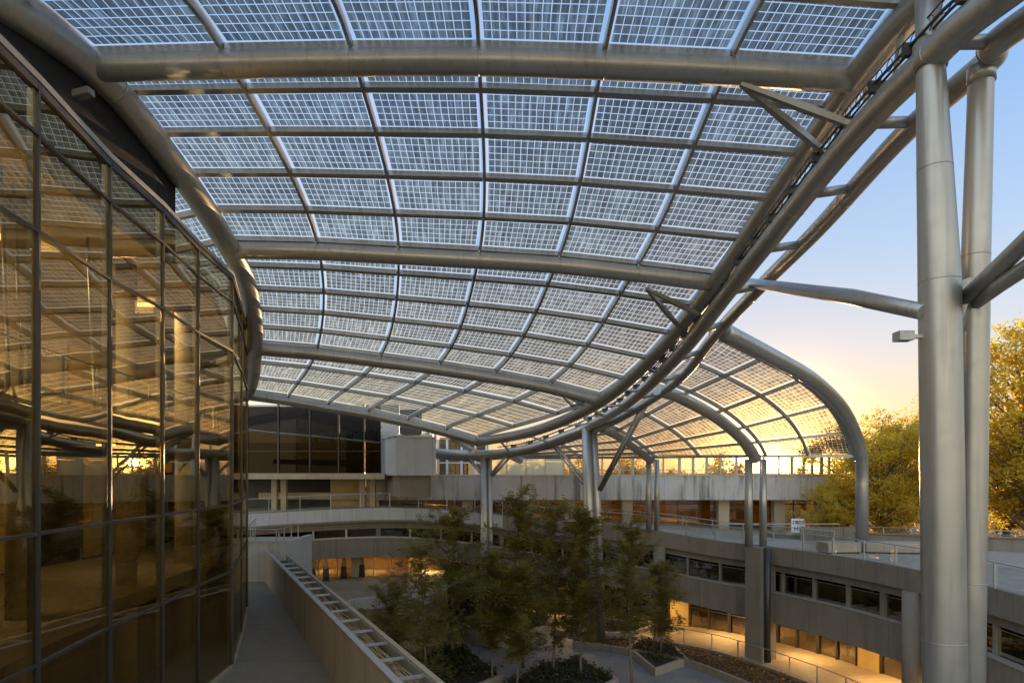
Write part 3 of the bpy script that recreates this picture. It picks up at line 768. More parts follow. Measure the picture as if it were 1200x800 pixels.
# ------------------------------------------------------------------ glass building (left)
plan = [(-6.9, 3.0), (-7.3, 5.6), (-7.7, 8.2), (-8.02, 10.8), (-8.47, 13.46), (-8.66, 15.84), (-9.08, 18.5), (-9.32, 21.3), (-10.85, 25.66), (-12.67, 30.6), (-15.6, 33.6), (-19.5, 36)]
plan = [V((x, y, 0)) for x, y in plan]
ZL = [-6.4, -3.2, -1.0, 4.1, 5.73, 6.57]
gb = thing('glass_building', (-9, 12, -6.4), 'tall amber glass curtain wall with dark mullions curving away on the left', 'building')
inn = lambda i: (lambda t: V((-t.y, t.x, 0)))((plan[min(i+1, len(plan)-1)]-plan[max(i-1, 0)]).normalized())
for i in range(len(plan)-1):
    a, b = plan[i], plan[i+1]; t = (b-a).normalized(); n = V((-t.y, t.x, 0))
    for k in range(len(ZL)-1):
        z0, z1 = ZL[k]+.03, ZL[k+1]-.03
        p, q = a+t*.03+n*random.uniform(-.012, .012), b-t*.03+n*random.uniform(-.012, .012)
        mb = MB(); mb.hexa([p+V((0, 0, z0)), q+V((0, 0, z0)), q+n*.03+V((0, 0, z0)), p+n*.03+V((0, 0, z0))], [p+V((0, 0, z1)), q+V((0, 0, z1)), q+n*.03+V((0, 0, z1)), p+n*.03+V((0, 0, z1))])
        mb.build('pane', 'curtain', gb)
    for k, z in enumerate(ZL):
        mb = MB(); w = .07 if k < 5 else .16
        mb.beam(a-n*.02+t*.04+V((0, 0, z+.03)), b-n*.02-t*.04+V((0, 0, z+.03)), .06, w*.8); mb.build('transom', 'steel_dark', gb)
for i, p in enumerate(plan):
    n = inn(i); mb = MB(); mb.beam(p-n*.05+V((0, 0, -6.4)), p-n*.05+V((0, 0, 6.6)), .055, .07, up=-n); mb.build('mullion', 'steel_dark' , gb)
    mb = MB(); mb.beam(p+n*.14+V((0, 0, -6.4)), p+n*.14+V((0, 0, 6.5)), .05, .10, up=n); mb.build('inner_mullion', 'steel', gb)
mb = MB()
for a, b in zip(plan, plan[1:]): mb.beam(V((a.x-.05, a.y, 6.75)), V((b.x-.05, b.y, 6.75)), .22, .12)
mb.build('parapet_cap', 'steel', gb)
mb = MB()
for a, b in zip(plan, plan[1:]): mb.beam(V((a.x, a.y, -6.3)), V((b.x, b.y, -6.3)), .2, .35)
mb.build('sill', 'conc_wall', gb)
def inset(o, i0=0): 
    return [(p+inn(i)*o).to_2d() for i, p in enumerate(plan)][i0:]
def floorslab(z0, z1, o, m, name='floor_slab', back=-19.0):
    q = inset(o); poly = q[::-1]+[V((back-1, 3)), V((back-1, 36.2))]
    poly = [V((min(v.x, 99), v.y)) for v in q]+[V((-21.5, 36.5)), V((-21.5, 3))]
    mb = MB(); mb.prism(poly[::-1], z0, z1); return mb.build(name, m, gb)
floorslab(1.0, 1.4, .5, 'dark_int'); floorslab(-3.4, -3.0, .9, 'conc_wall'); floorslab(5.75, 6.1, .6, 'beige', 'ceiling'); floorslab(-6.75, -6.45, .0, 'walk', 'ground_slab')
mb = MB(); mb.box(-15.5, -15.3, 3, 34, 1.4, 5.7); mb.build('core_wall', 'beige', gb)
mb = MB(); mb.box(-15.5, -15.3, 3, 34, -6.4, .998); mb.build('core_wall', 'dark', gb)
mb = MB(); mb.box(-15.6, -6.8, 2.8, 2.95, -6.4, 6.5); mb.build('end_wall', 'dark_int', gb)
for i, (x, y) in enumerate([(-9.6, 9.2), (-10.3, 13.4), (-10.6, 17.6), (-11.2, 21.8), (-12.5, 7.2), (-13.2, 15.5), (-14.6, 30)]):
    mb = MB(); mb.tube([(x, y, -6.4), (x, y, 5.75)], .26, 16); mb.build('interior_column', 'beige', gb)
for k, (y0, y1) in enumerate(((5, 8), (10.5, 12), (14, 19), (22, 26))):
    mb = MB(); mb.box(-15.28, -15.2, y0, y1, 1.45, 4.5); mb.build('interior_panel', 'ochre', gb)
    mb = MB(); mb.box(-15.28, -15.2, y0+.8, y1+.6, -2.95, .4); mb.build('interior_panel', 'ochre', gb)
for k in range(9):                          # window blinds and desks glimpsed inside
    y = 6+k*2.6; mb = MB(); mb.box(-11.6-.2*k, -10.6-.2*k, y, y+1.5, 2.1, 2.16); mb.box(-11.5-.2*k, -11.4-.2*k, y+.1, y+.2, 1.42, 2.1); mb.box(-11.5-.2*k, -11.4-.2*k, y+1.3, y+1.4, 1.42, 2.1); mb.build('desk', 'beige', gb)
railpts = [V((v.x, v.y, 1.4)) for v in inset(.8, 1)]
mb = MB(); mb.tube([p+V((0, 0, 1.05)) for p in railpts], .025, 6)
for p, t in along(railpts, 1.3): mb.beam(p, p+V((0, 0, 1.05)), .04, .04, up=V((1, 0, 0)))
mb.build('inner_railing', 'galv', gb)
# hanging tie rods inside
for (x, y) in ((-9.2, 11.7), (-9.5, 12.4), (-10.2, 19.0), (-9.0, 8.0), (-9.9, 15.2)):
    mb = MB(); mb.tube([(x, y, 1.4), (x-.35, y+.25, 5.75)], .035, 6); mb.build('tie_rod', 'galv', gb)
for (x, y, z) in ((-9.5, 10.0, 1.5), (-10.2, 14.3, 1.5), (-10.5, 18.5, 1.5), (-11.1, 22.6, 1.5)):  # invented lamps by the column feet, added for gold highlights inside
    o = area('added_column_fill', (x, y, z+.1), 45 if z > 0 else 22, (1, .72, .34), .25, (math.pi, 0, 0))
    mb = MB(); mb.tube([(x, y, z-.1), (x, y, z+.06)], .12, 10); mb.build('added_glow_can', 'lampglow', gb)
# near-black sheets standing in for the dark void under the roof edge
uw = [(-12.1, 3, 9.0), (-12.0, 6.5, 9.0), (-11.85, 9, 9.3), (-11.3, 12.7, 10.1), (-10.55, 15.8, 10.15), (-10.15, 18.2, 9.35), (-10.15, 19.3, 8.95)]
mb = MB(); mb.sweep([[(x, y, 5.8), (x-.3, y, 5.8), (x-.3, y, z), (x, y, z)] for x, y, z in uw]); mb.build('void_sheet', 'dark', gb)
mb = MB(); mb.box(-21, -10.6, 19.0, 19.3, 6.15, 8.4); mb.build('void_sheet', 'dark', gb)
mb = MB(); mb.beam((-10.9, 15.6, 9.25), (-10.2, 15.5, 9.35), .22, .16); mb.build('roof_bracket', 'steel', gb)
for loc, e in (((-11.5, 9, 5.5), 230), ((-11.8, 15, 5.5), 230), ((-12.2, 21, 5.5), 190), ((-12.0, 13, .85), 60), ((-12.4, 20, .85), 60)):
    area('interior_lamp', loc, e*.7, (1, .82, .54), 1.6)
    mb = MB(); mb.box(loc[0]-.5, loc[0]+.5, loc[1]-.15, loc[1]+.15, loc[2]+.05, loc[2]+.1); mb.build('ceiling_lamp', 'lampglow', gb)

# ------------------------------------------------------------------ walkway, parapet with cable tray
lin = lambda d: V((4.41-.5*d, d, 0))        # inner face of the parapet wall
tdir = V((-.5, 1, 0)).normalized(); pn = V((tdir.y, -tdir.x, 0))
wl = [p.to_2d() for p in plan[1:-1]]
poly = [V((2.4, 4.0)), lin(8).to_2d(), lin(42).to_2d(), V((-19, 42)), V((-19, 36))]+[v for v in wl[::-1]]+[V((-6.9, 4.0))]
mb = MB(); mb.prism(poly, -6.85, -6.41); struct(mb.build('walkway', 'walk'))
pw = thing('parapet_wall', lin(20)+V((0, 0, -6.4)), 'tan concrete parapet wall along the outer side of the lower walkway', 'wall')
def slab_along(d0, d1, o0, o1, z0, z1, name, m, par, step=None):
    a, b = lin(d0), lin(d1)
    q = lambda p, z: [V((*(p+pn*o0).to_2d(), z)), V((*(p+pn*o1).to_2d(), z))]
    mb = MB(); A0, B0 = q(a, z0), q(b, z0); A1, B1 = q(a, z1), q(b, z1)
    mb.hexa([A0[0], A0[1], B0[1], B0[0]], [A1[0], A1[1], B1[1], B1[0]]); return mb.build(name, m, par)
d = 9.0
while d < 42:
    slab_along(d+.01, min(d+4.1, 42)-.01, 0, .12, -6.9, -4.56, 'wall_panel', 'conc_wall', pw); d += 4.1
slab_along(9, 41, -.03, .15, -4.555, -4.5, 'coping', 'cap', pw)
slab_along(9, 36, .82, .96, -6.9, -4.5, 'outer_wall', 'conc_wall', pw)
slab_along(9, 36, .122, .818, -5.0, -4.86, 'channel_floor', 'dark_int', pw)
tray = thing('cable_tray', lin(20)+V((0, 0, -4.7)), 'galvanised ladder tray full of tan cables set along the top of the parapet wall', 'cable tray')
d = 10.0
while d < 34:
    a = lin(d)+pn*.14; b = lin(d)+pn*.815
    mb = MB(); mb.beam(V((a.x, a.y, -4.55)), V((b.x, b.y, -4.55)), .1, .06); mb.build('rung', 'galv', tray); d += 1.42
for o in (.15, .8):
    slab_along(9.5, 35, o-.012, o+.012, -4.8, -4.56, 'side_rail', 'galv', tray)
cables = []
for k in range(22):
    pts = []; o = .2+.56*random.random(); d = 9.5+ (0 if k % 3 else 4*random.random()); ph = random.random()*6; z = -4.83+.07*random.random()
    dend = 33-8*random.random()
    while d < dend:
        p = lin(d)+pn*min(.78, max(.18, (o+.07*math.sin(d*1.1+ph)+.03*math.sin(d*3.1+ph*2)))); pts.append(V((p.x, p.y, z+.025*math.sin(d*2+ph)))); d += .45
    mb = MB(); mb.tube(pts, .013+.008*random.random(), 5); mb.build('cable', 'cable', tray)
for d in (14.2, 14.6, 16.1, 16.5, 20.2, 20.6):   # stray loops
    pts = []
    for k in range(9):
        p = lin(d+.25*math.sin(k*.9))+pn*(.2+.065*k); pts.append(V((p.x, p.y, -4.72+.03*math.sin(k*2.2))))
    mb = MB(); mb.tube(pts, .016, 5); mb.build('cable', 'cable', tray)
# return wall at the far end of the walkway, and the little landing on top
rw = thing('return_wall', P(315, 670, 40), 'pale concrete block wall closing the far end of the lower walkway', 'wall')
mb = MB(); mb.box(-17.2, -13.85, 38.4, 38.65, -6.405, P(0, 635, 38.4).z); mb.build('wall', 'conc_box', rw)
mb = MB(); mb.box(-13.85+.003, -13.6, 38.4, 43.5, -7.4, P(0, 635, 38.4).z); mb.build('side_wall', 'conc_box', rw)
mb = MB(); mb.box(-17.25, -13.55, 38.35, 38.7, P(0, 635, 38.4).z+.003, P(0, 635, 38.4).z+.06); mb.build('coping', 'cap', rw)
mb = MB(); mb.box(-20, -13.86, 38.66, 44.5, -4.55, -4.3); mb.build('landing', 'deck', rw)
railing('landing_railing', 'short steel railing on the landing above the far end wall of the walkway', [V((-16.9, 38.8, -4.3)), V((-14.2, 38.8, -4.3)), V((-14.2, 43.5, -4.3))], 1.3, 1.0, False)
railing('landing_railing', 'steel railing running back beside the glass wall on the same landing', [V((-16.2, 38.9, -4.3)), V((-17.6, 44.0, -4.0))], 1.3, 1.0, False)

# ------------------------------------------------------------------ ground levels
mb = MB(); mb.box(-60, 32, 6, 60, GZ-.3, GZ); struct(mb.build('court', 'court'))
mb = MB(); mb.face([(-3000, -400, GZ-.35), (3000, -400, GZ-.35), (3000, 5000, GZ-.35), (-3000, 5000, GZ-.35)]); struct(mb.build('ground', 'asph'))
pz = -7.7
edge = cr([V((-20, 36.5, 0)), G(380, 712, pz), G(420, 706, pz), G(470, 702, pz), G(520, 695, pz), V((-5.2, 46, 0))], 6)
mb = MB(); mb.prism([(p.x, p.y) for p in edge]+[(-5.2, 56), (-24, 56)], GZ+.01, pz); struct(mb.build('upper_plaza', 'plaza'))
mb = MB(); rg = []
for i, p in enumerate(edge):
    t = (edge[min(i+1, len(edge)-1)]-edge[max(i-1, 0)]).normalized(); n = V((t.y, -t.x, 0)); a, b = p+n*.02, p+n*.2
    rg.append([(a.x, a.y, pz-.4), (b.x, b.y, pz-.4), (b.x, b.y, pz+.3), (a.x, a.y, pz+.3)])
mb.sweep(rg); tag(mb.build('plaza_kerb', 'conc_box'), 'pale curved kerb edging the raised plaza left of the court trees', 'kerb')
# lit shop windows of the raised plaza
sf = thing('plaza_shopfront', (-12, 48, pz), 'warm lit shop windows under the concrete band on the raised left plaza', 'shopfront')
fa = [P(330, 690, 47.5), P(480, 674, 49.2)]
fz = lambda p, z: V((p.x, p.y, z))
for k in range(7):
    a, b = fa[0].lerp(fa[1], k/7), fa[0].lerp(fa[1], (k+1)/7); t = (b-a).normalized(); n = V((-t.y, t.x, 0)); n.z = 0
    a = fz(a, pz); b = fz(b, pz); 
    mb = MB(); mb.hexa([a+t*.06, b-t*.06, b-t*.06+n*.03, a+t*.06+n*.03], [x+V((0, 0, 2.2)) for x in (a+t*.06, b-t*.06, b-t*.06+n*.03, a+t*.06+n*.03)]); o = mb.build('window', 'shop', sf)
    mb = MB(); mb.beam(a, a+V((0, 0, 2.2)), .1 if k != 4 else .7, .14, up=n); mb.build('frame', 'beige', o)
mb = MB(); mb.box(-18, -5.5, 53, 53.1, pz, pz+2.6); mb.build('inner_wall', 'ochre', sf)
for k in range(3):
    area('shop_lamp', (-15+k*4, 51, -6.5), 110, (1, .66, .28), 1.0)
    mb = MB(); mb.box(-15.4+k*4, -14.6+k*4, 50.8, 51.2, -6.45, -6.4); mb.build('ceiling_lamp', 'lampglow', sf)
for k, (px, py) in enumerate(((366, 676), (382, 676), (403, 673), (420, 670), (424, 671))):
    p = G(px, py+4, pz); th = thing('shop_display', p, 'dark display stand behind the left shop windows, seen small', 'display stand', 'displays behind the left shop windows')
    mb = MB(); mb.tube([p, p+V((0, 0, .9))], [.25, .2], 8); mb.build('stand', 'dark_int', th); mb = MB(); mb.tube([p+V((0, 0, .9)), p+V((0, 0, 1.5))], [.2, .12], 8); mb.build('figure', 'stone', th)

# lawn and hills beyond
mb = MB(); mb.prism([(25.6, 49.5), (25.6, 41.3), (70, 36), (110, 60), (140, 170), (-40, 190), (-60, 64), (25.6, 64)], GZ, -5.1); struct(mb.build('lawn', 'asph'))
mb = MB(); nx = 60
for i in range(nx):
    def hz(i, j): 
        x = -500+i*35
        return V((x+60*j, 520+90*j, [-14, 22, 30][j]*(1 if j == 0 else (.8+.25*math.sin(i*.55)+.18*math.sin(i*1.7+1)+.1*math.sin(i*3.9)))*(1 if j == 0 else max(.08, min(1, (x-270)/160)))))
    for j in range(2): mb.face([hz(i, j), hz(i+1, j), hz(i+1, j+1), hz(i, j+1)], smooth=True)
struct(mb.build('hills', 'hill'))

# terrace on the right: low wall, rail, benches, sign
tw_ = thing('terrace_wall', (26, 40, DZ), 'low dark concrete wall at the back of the sunlit terrace on the right', 'wall')
mb = MB(); mb.hexa([(21.7, 40.4, DZ-.02), (40, 33, DZ-.02), (40.1, 33.3, DZ-.02), (21.8, 40.7, DZ-.02)], [(21.7, 40.4, DZ+.8), (40, 33, DZ+.8), (40.1, 33.3, DZ+.8), (21.8, 40.7, DZ+.8)]); mb.build('wall', 'conc2', tw_)
mb = MB(); mb.beam((21.6, 40.5, DZ+.87), (40, 33.1, DZ+.87), .42, .067); mb.build('coping', 'conc2', tw_)
railing('steel_railing', 'thin steel railing on top of the low terrace wall in front of the trees', [V((21.8, 40.5, DZ+.87)), V((40, 33.15, DZ+.87))], 1.5, .34, False)
tw2 = thing('terrace_wall', (16, 44, DZ), 'low grey wall panels on the terrace between the white sign and the curved arch tube', 'wall')
for k in range(4):
    mb = MB(); x = bx(938, 44)+k*1.0; mb.box(x, x+.97, 44, 44.15, DZ-.02, DZ+.9); mb.build('wall_panel', 'conc2', tw2)
mb = MB(); mb.beam((bx(845, 44), 44.1, DZ+1.15), (bx(985, 44), 44.1, DZ+1.15), .06, .06); mb.build('handrail', 'galv', tw2)
def block(px0, px1, py, h, w, rot, label):
    c = G((px0+px1)/2, py, DZ); L = (px1-px0)/F*c.y
    th = thing('stone_bench', c, label, 'bench', None, world=False); th.rotation_euler = (0, 0, rot)
    mb = MB(); mb.box(-L/2, L/2, -w/2, w/2, .08, h); o = mb.build('seat', 'stone', th)
    mb = MB(); mb.box(-L/2+.08, L/2-.08, -w/2+.08, w/2-.08, 0, .079); mb.build('plinth', 'dark_int', th)
    bv = o.modifiers.new('bevel', 'BEVEL'); bv.width = .03; bv.segments = 2
block(962, 1003, 647, .62, 1.2, .1, 'squat stone block bench on the sunlit terrace, left one behind the railing')
block(1012, 1080, 647, .6, 1.5, -.16, 'longer stone block bench beside the near column on the terrace')
# round plinth with the white lettered sign
ct = G(924, 628, DZ)
pl = MB(); pl.tube([ct, ct+V((0, 0, .22))], 1.75, 40, smooth=False); pl.tube([ct+V((0, 0, .222)), ct+V((0, 0, .27))], 1.8, 40, smooth=False)
tag(pl.build('round_plinth', 'conc2'), 'low round concrete plinth under the white sign on the terrace', 'plinth')
sg = thing('sign_board', ct+V((0, 0, .27)), 'white sign board with faded dark blue blocky marks leaning on the round plinth', 'sign')
z0 = ct.z+.27
mb = MB(); mb.hexa([(ct.x-.1, ct.y-.7, z0), (ct.x+1.0, ct.y-.7, z0), (ct.x+1.0, ct.y-.64, z0), (ct.x-.1, ct.y-.64, z0)], [(ct.x+.05, ct.y-.4, z0+1.05), (ct.x+.95, ct.y-.4, z0+1.05), (ct.x+.95, ct.y-.34, z0+1.05), (ct.x+.05, ct.y-.34, z0+1.05)]); mb.build('board', 'white', sg)
mb = MB()
def mark(u0, u1, v0, v1):
    f = lambda u, v: V((ct.x-.1+1.1*u+.1*(1-u)*v, ct.y-.715+.3*v, z0+1.05*v))
    q = [f(u0, v0), f(u1, v0), f(u1, v1), f(u0, v1)]; mb.hexa(q, [p+V((0, -.006, 0)) for p in q])
for u in ((.12, .17), (.3, .35), (.36, .52), (.56, .61), (.72, .77), (.86, .91)): mark(u[0], u[1], .62, .86)
for u in ((.17, .3), (.61, .72)): mark(u[0], u[1], .8, .86); mark(u[0], u[1], .66, .7)
for u in ((.2, .26), (.4, .46), (.55, .6), (.66, .8)): mark(u[0], u[1], .18, .46)
mark(.26, .4, .3, .36); mark(.66, .86, .4, .46)
mb.build('lettering', 'blue', sg)
mb = MB(); mb.beam((ct.x+.5, ct.y-.3, z0+.95), (ct.x+.5, ct.y+.2, z0), .06, .06); mb.build('stay', 'galv', sg)

# white chairs in the upper gallery
def chair(px, py, label):
    s = min((q*.25 for q in range(int(S*4))), key=lambda q: abs(rp(q, 1.4, pb(.4)).x/rp(q, 1.4, pb(.4)).y*F+CX-px))
    p = rp(s, 1.5, pb(.4)); th = thing('white_chair', p, label, 'chair', 'white chairs in the upper gallery')
    mb = MB(); mb.box(p.x-.3, p.x+.3, p.y-.3, p.y+.3, p.z+.85, p.z+.92); mb.build('seat', 'white', th)
    mb = MB(); mb.box(p.x-.3, p.x+.3, p.y+.24, p.y+.3, p.z+.93, p.z+1.95); mb.build('backrest', 'white', th)
    for sx in (-1, 1):
        for sy in (-1, 1):
            mb = MB(); mb.box(p.x+sx*.27-.03, p.x+sx*.27+.03, p.y+sy*.26-.03, p.y+sy*.26+.03, p.z, p.z+.849); mb.build('leg', 'white', th)
chair(801, 666, 'white high chair in the upper gallery, left of the pair above the lit shopfront')
chair(818, 668, 'white high chair in the upper gallery, right of the pair beside a post')
chair(950, 690, 'single white high chair in the gallery right of the square pier')

# ------------------------------------------------------------------ plants
def leafy(mb, p, size, n=1, spread=.1):
    for _ in range(n):
        c = p+V((random.gauss(0, spread), random.gauss(0, spread), random.gauss(0, spread*.8)))
        a = V((random.gauss(0, 1), random.gauss(0, 1), random.gauss(0, .6))).normalized()
        b = a.cross(V((random.gauss(0, 1), random.gauss(0, 1), random.gauss(0, 1)))).normalized()
        L = size*random.uniform(.6, 1.25); w = L*.42
        mb.face([c-a*L/2, c+b*w/2, c+a*L/2, c-b*w/2])
def spray(mb, p, d, L, size):               # feathery compound leaf: paired leaflets on a stalk
    side = d.cross(V((0, 0, 1)));
    if side.length < .1: side = V((1, 0, 0))
    side.normalize(); k = max(3, int(L/size*1.5))
    for j in range(k):
        t = (j+.6)/k; c = p+d*L*t+V((0, 0, -.22*L*t*t))
        for sgn in (-1, 1):
            a = (side*sgn+d*.55+V((0, 0, random.uniform(-.35, .15)))).normalized(); l = size*random.uniform(.75, 1.2)*(1-.4*t)
            w = (d*.8-side*sgn*.4).normalized()*l*.17
            mb.face([c, c+a*l*.5+w*1.5, c+a*l, c+a*l*.5-w*1.5])
def slim_tree(h, seed, rad, base=.25, dens=1.0):
    """slender court tree: thin trunk, tiers of near-level branches with feathery leaves"""
    random.seed(seed)
    tr = thing('court_tree', (0, 0, 0), 'x', 'tree', None, world=False)
    trunk = []; x = y = 0
    for k in range(9):
        trunk.append(V((x, y, h*k/8*.97))); x += random.gauss(0, .06); y += random.gauss(0, .06)
    mb = MB(); mb.tube(trunk, [.085*(1-.85*k/8)*h/9 for k in range(9)], 8)
    lf = MB(); nb = int(h*4.4*dens)
    for b in range(nb):
        t = base+(1-base)*((b+random.random())/nb)
        p0 = trunk[min(7, int(t*8))].lerp(trunk[min(8, int(t*8)+1)], t*8-int(t*8)) if t < .999 else trunk[-1]
        prof = math.sin(math.pi*(.12+.80*(t-base)/(1-base)))**.7*1.1
        L = rad*max(.22, prof)*random.uniform(.55, 1.25); az = b*2.4+random.gauss(0, .4); el = random.uniform(.12, .7)+.3*t
        d = V((math.cos(az)*math.cos(el), math.sin(az)*math.cos(el), math.sin(el)))
        pts = [p0]; 
        for k in range(1, 6): pts.append(pts[-1]+(d+V((random.gauss(0, .13), random.gauss(0, .13), -.07*k))).normalized()*L/5)
        mb.tube(pts, [.022*(1-.16*k) for k in range(6)], 4, cap=False)
        for k in range(1, 6):
            for q in range(int(7*dens)+2):
                dd = ((pts[k]-pts[k-1]).normalized()*.6+V((random.gauss(0, .8), random.gauss(0, .8), random.gauss(-.15, .6)))).normalized()
                c = pts[k-1].lerp(pts[k], random.random())
                spray(lf, c, dd, random.uniform(.4, .75), .23)
    mb.build('trunk', 'bark', tr); lf.build('crown', 'leaf', tr)
    return tr
def broad_tree(h, rad, seed, leafm, size=.2, nl=9000, stemh=.25, name='garden_tree', low=.12, nc=70):
    """crown of leaf clumps spread through an uneven volume, each on its own limb"""
    random.seed(seed)
    tr = thing(name, (0, 0, 0), 'x', 'tree', None, world=False)
    mb = MB(); lf = MB()
    top = V((random.gauss(0, .3), random.gauss(0, .3), h*.8))
    st = [V((0, 0, 0)), V((.1, .05, h*.15)), V((-.05, .1, h*.35)), V((.15, -.1, h*.55)), top]
    stem = cr(st, 5); mb.tube(stem, [.028*h*(1-.9*i/(len(stem)-1)) for i in range(len(stem))], 9)
    zc = h*(.5+low/2); hz_ = h*(1-low)/2
    for k in range(nc):
        while True:
            u = V((random.uniform(-1, 1), random.uniform(-1, 1), random.uniform(-1, 1)))
            if .35 < u.length < 1: break
        az = math.atan2(u.y, u.x); lump = .82+.2*math.sin(az*2+seed)+.14*math.sin(az*5+u.z*4)
        wz = (1.0-.32*max(0, u.z)-.2*max(0, -u.z))
        c = V((u.x*rad*lump*wz, u.y*rad*lump*wz, zc+u.z*hz_*(.95+.1*math.sin(az*3))))
        i0 = max(1, min(len(stem)-2, int((c.z/h*.8-.02)*len(stem))))
        s0 = stem[i0]; m1 = s0.lerp(c, .45)+V((random.gauss(0, .25), random.gauss(0, .25), random.uniform(0, .5)))
        br = cr([s0, m1, c], 4); mb.tube(br, [.011*h*(1-.85*i/(len(br)-1)) for i in range(len(br))], 5, cap=False)
        cs = rad*random.uniform(.13, .24); m = int(nl/nc*random.uniform(.5, 1.4))
        subs = [c+V((random.gauss(0, cs), random.gauss(0, cs), random.gauss(0, cs*.55))) for _ in range(7)]
        for q in subs: mb.tube([c.lerp(s0, .12), q], [.012, .004], 3, cap=False)
        for _ in range(m//3):
            p = random.choice(subs); p = c.lerp(p, random.uniform(.35, 1.15))
            leafy(lf, p, size, 3, size*.8)
    mb.build('trunk', 'bark', tr); lf.build('crown', leafm, tr)
    return tr
def put(proto, used, loc, rz, sc, label, group):
    o = proto if not used[0] else copy_tree(proto); used[0] = True
    o.location = loc; o.rotation_euler = (0, 0, rz); o.scale = (sc, sc, sc); o['label'] = label; o['group'] = group
    return o
p1, p2, p3, p4, p5 = slim_tree(9.6, 3, 3.0, .16), slim_tree(9.0, 11, 2.4, .28), slim_tree(6.0, 23, 1.9, .3), slim_tree(9.2, 41, 2.7, .24, .85), slim_tree(9.8, 57, 2.2, .34, .8)
u1, u2, u3, u4, u5 = [False], [False], [False], [False], [False]
gct = 'slender trees planted in the court'
for proto, u, px, py, top, rz, lab in (
    (p1, u1, 531, 776, 598, .2, 'dense slender tree at the left of the court, in front of the planter column'),
    (p2, u2, 577, 802, 650, 1.7, 'thin young tree with a pale low trunk left of the court centre'),
    (p5, u5, 613, 782, 578, 3.0, 'tall slender tree whose tip rises over the concrete band, at court centre'),
    (p3, u3, 604, 812, 668, 1.2, 'small thin tree at the bottom centre before the others'),
    (p4, u4, 648, 794, 594, 4.1, 'slender tree with yellowing top left of the middle steel column'),
    (p2, u2, 681, 798, 600, 5.2, 'tall straight trunked tree in the dark front planter, before the middle steel column'),
    (p5, u5, 741, 806, 612, 2.3, 'tall feathery tree with clear trunk at the paved right of the court'),
    (p3, u3, 772, 772, 664, .5, 'small sparse tree in the angular planter by the shopfront'),
    (p4, u4, 496, 826, 640, 5.0, 'dark leafy tree low at the far left of the court group'),
    (p3, u3, 462, 800, 690, 3.3, 'low dark tree beside the parapet tray')):
    loc = G(px, py, GZ+.1); h = P(0, top, loc.y).z-GZ
    put(proto, u, loc, rz, h/{p1: 9.6, p2: 9.0, p3: 6.0, p4: 9.2, p5: 9.8}[proto], lab, gct)

g1 = broad_tree(14.0, 6.0, 5, 'leaf_y', .30, 28000, low=.10, nc=100); g2 = broad_tree(9.5, 5.0, 9, 'leaf_y', .27, 24000, low=.05, nc=85)
v1, v2 = [False], [False]
gg = 'sunlit golden trees behind the terrace'
put(g1, v1, V((35.5, 43.5, -5.1)), .6, 1.14, 'tallest golden backlit tree at the right edge, behind the near column', gg)
put(g2, v2, V((26.8, 46.5, -5.1)), 0, 1.0, 'broad golden bushy tree left of the near column behind the low wall', gg)
put(g2, v2, V((31.5, 52, -5.1)), 2.2, 1.05, 'golden tree showing between the arch tube and the near column, further back', gg)
put(g1, v1, V((43, 47, -5.1)), 3.5, .8, 'golden tree cut by the right picture edge behind the low wall', gg)
put(g2, v2, V((37.5, 48.5, -5.1)), 1.1, .95, 'low golden tree under the tallest one, right of the near column', gg)
put(g2, v2, V((46, 56, -5.1)), 5.1, 1.1, 'golden tree standing farther back at the right picture edge', gg)
put(g2, v2, V((23.6, 46.5, -5.1)), 4.0, .52, 'small golden tree in front of the end of the concrete band', gg)
bsh = broad_tree(4.5, 2.6, 21, 'leaf_b', .32, 4000, name='shrub', low=.02, nc=30)
w = [False]
for k in range(13):
    px = (655+k*19 if k < 11 else 940+(k-11)*26)+random.uniform(-8, 8); d = random.uniform(66, 84); x = bx(px, d); sc = random.uniform(.75, 1.25)
    o = put(bsh, w, V((x, d, -4.2+random.uniform(0, .8))), random.random()*6, sc*1.2, 'hazy backlit shrub beyond the terrace screen', 'backlit shrubs beyond the terrace screen'); o['category'] = 'shrub'

# court planters
def planter(pts, h, label, plants, leafm='leaf_d', hh=.5):
    c = sum(pts, V())/len(pts)
    th = thing('planter', c, label, 'planter')
    mb = MB(); n = len(pts)
    inner = [p+(c-p).normalized()*.28 for p in pts]
    for i in range(n):
        j = (i+1) % n; a, b, ci, di = pts[i], pts[j], inner[j], inner[i]
        mb.hexa([fz(a, GZ+.005), fz(b, GZ+.005), fz(ci, GZ+.005), fz(di, GZ+.005)], [fz(a, GZ+h), fz(b, GZ+h), fz(ci, GZ+h), fz(di, GZ+h)])
    mb.build('rim', 'stone', th)
    mb = MB(); mb.prism([(p.x, p.y) for p in inner], GZ+.006, GZ+h-.12); mb.build('soil', 'soil', th)
    mb = MB()
    for k in range(plants):
        a, b, d = random.choice(inner), random.choice(inner), random.random()
        q = (c.lerp(a, random.random()**.6)).lerp(b, .5*random.random()); q = c.lerp(q, .95); q.z = GZ+h-.1
        for _ in range(9): leafy(mb, q+V((random.gauss(0, .15), random.gauss(0, .15), hh*random.random())), .2, 2, .08)
    o = mb.build('ground_cover', leafm, th); return th
q = lambda *a: [G(x, y, GZ) for x, y in a]
planter(q((735, 765), (768, 792), (806, 779), (790, 762), (752, 752)), .45, 'angular stone planter with dark soil and a small tree by the planting bed', 60)
planter(q((530, 744), (575, 762), (640, 752), (650, 738), (600, 724), (545, 726)), 1.1, 'raised stone planter round the left steel column', 260)
planter(q((470, 790), (520, 830), (590, 800), (545, 765), (500, 760)), .5, 'dark planted bed at the bottom left of the court beside the tray wall', 420)
planter(q((585, 812), (640, 850), (725, 802), (680, 777), (630, 785)), .4, 'wide dark soil bed in front of the court holding two trees', 260)
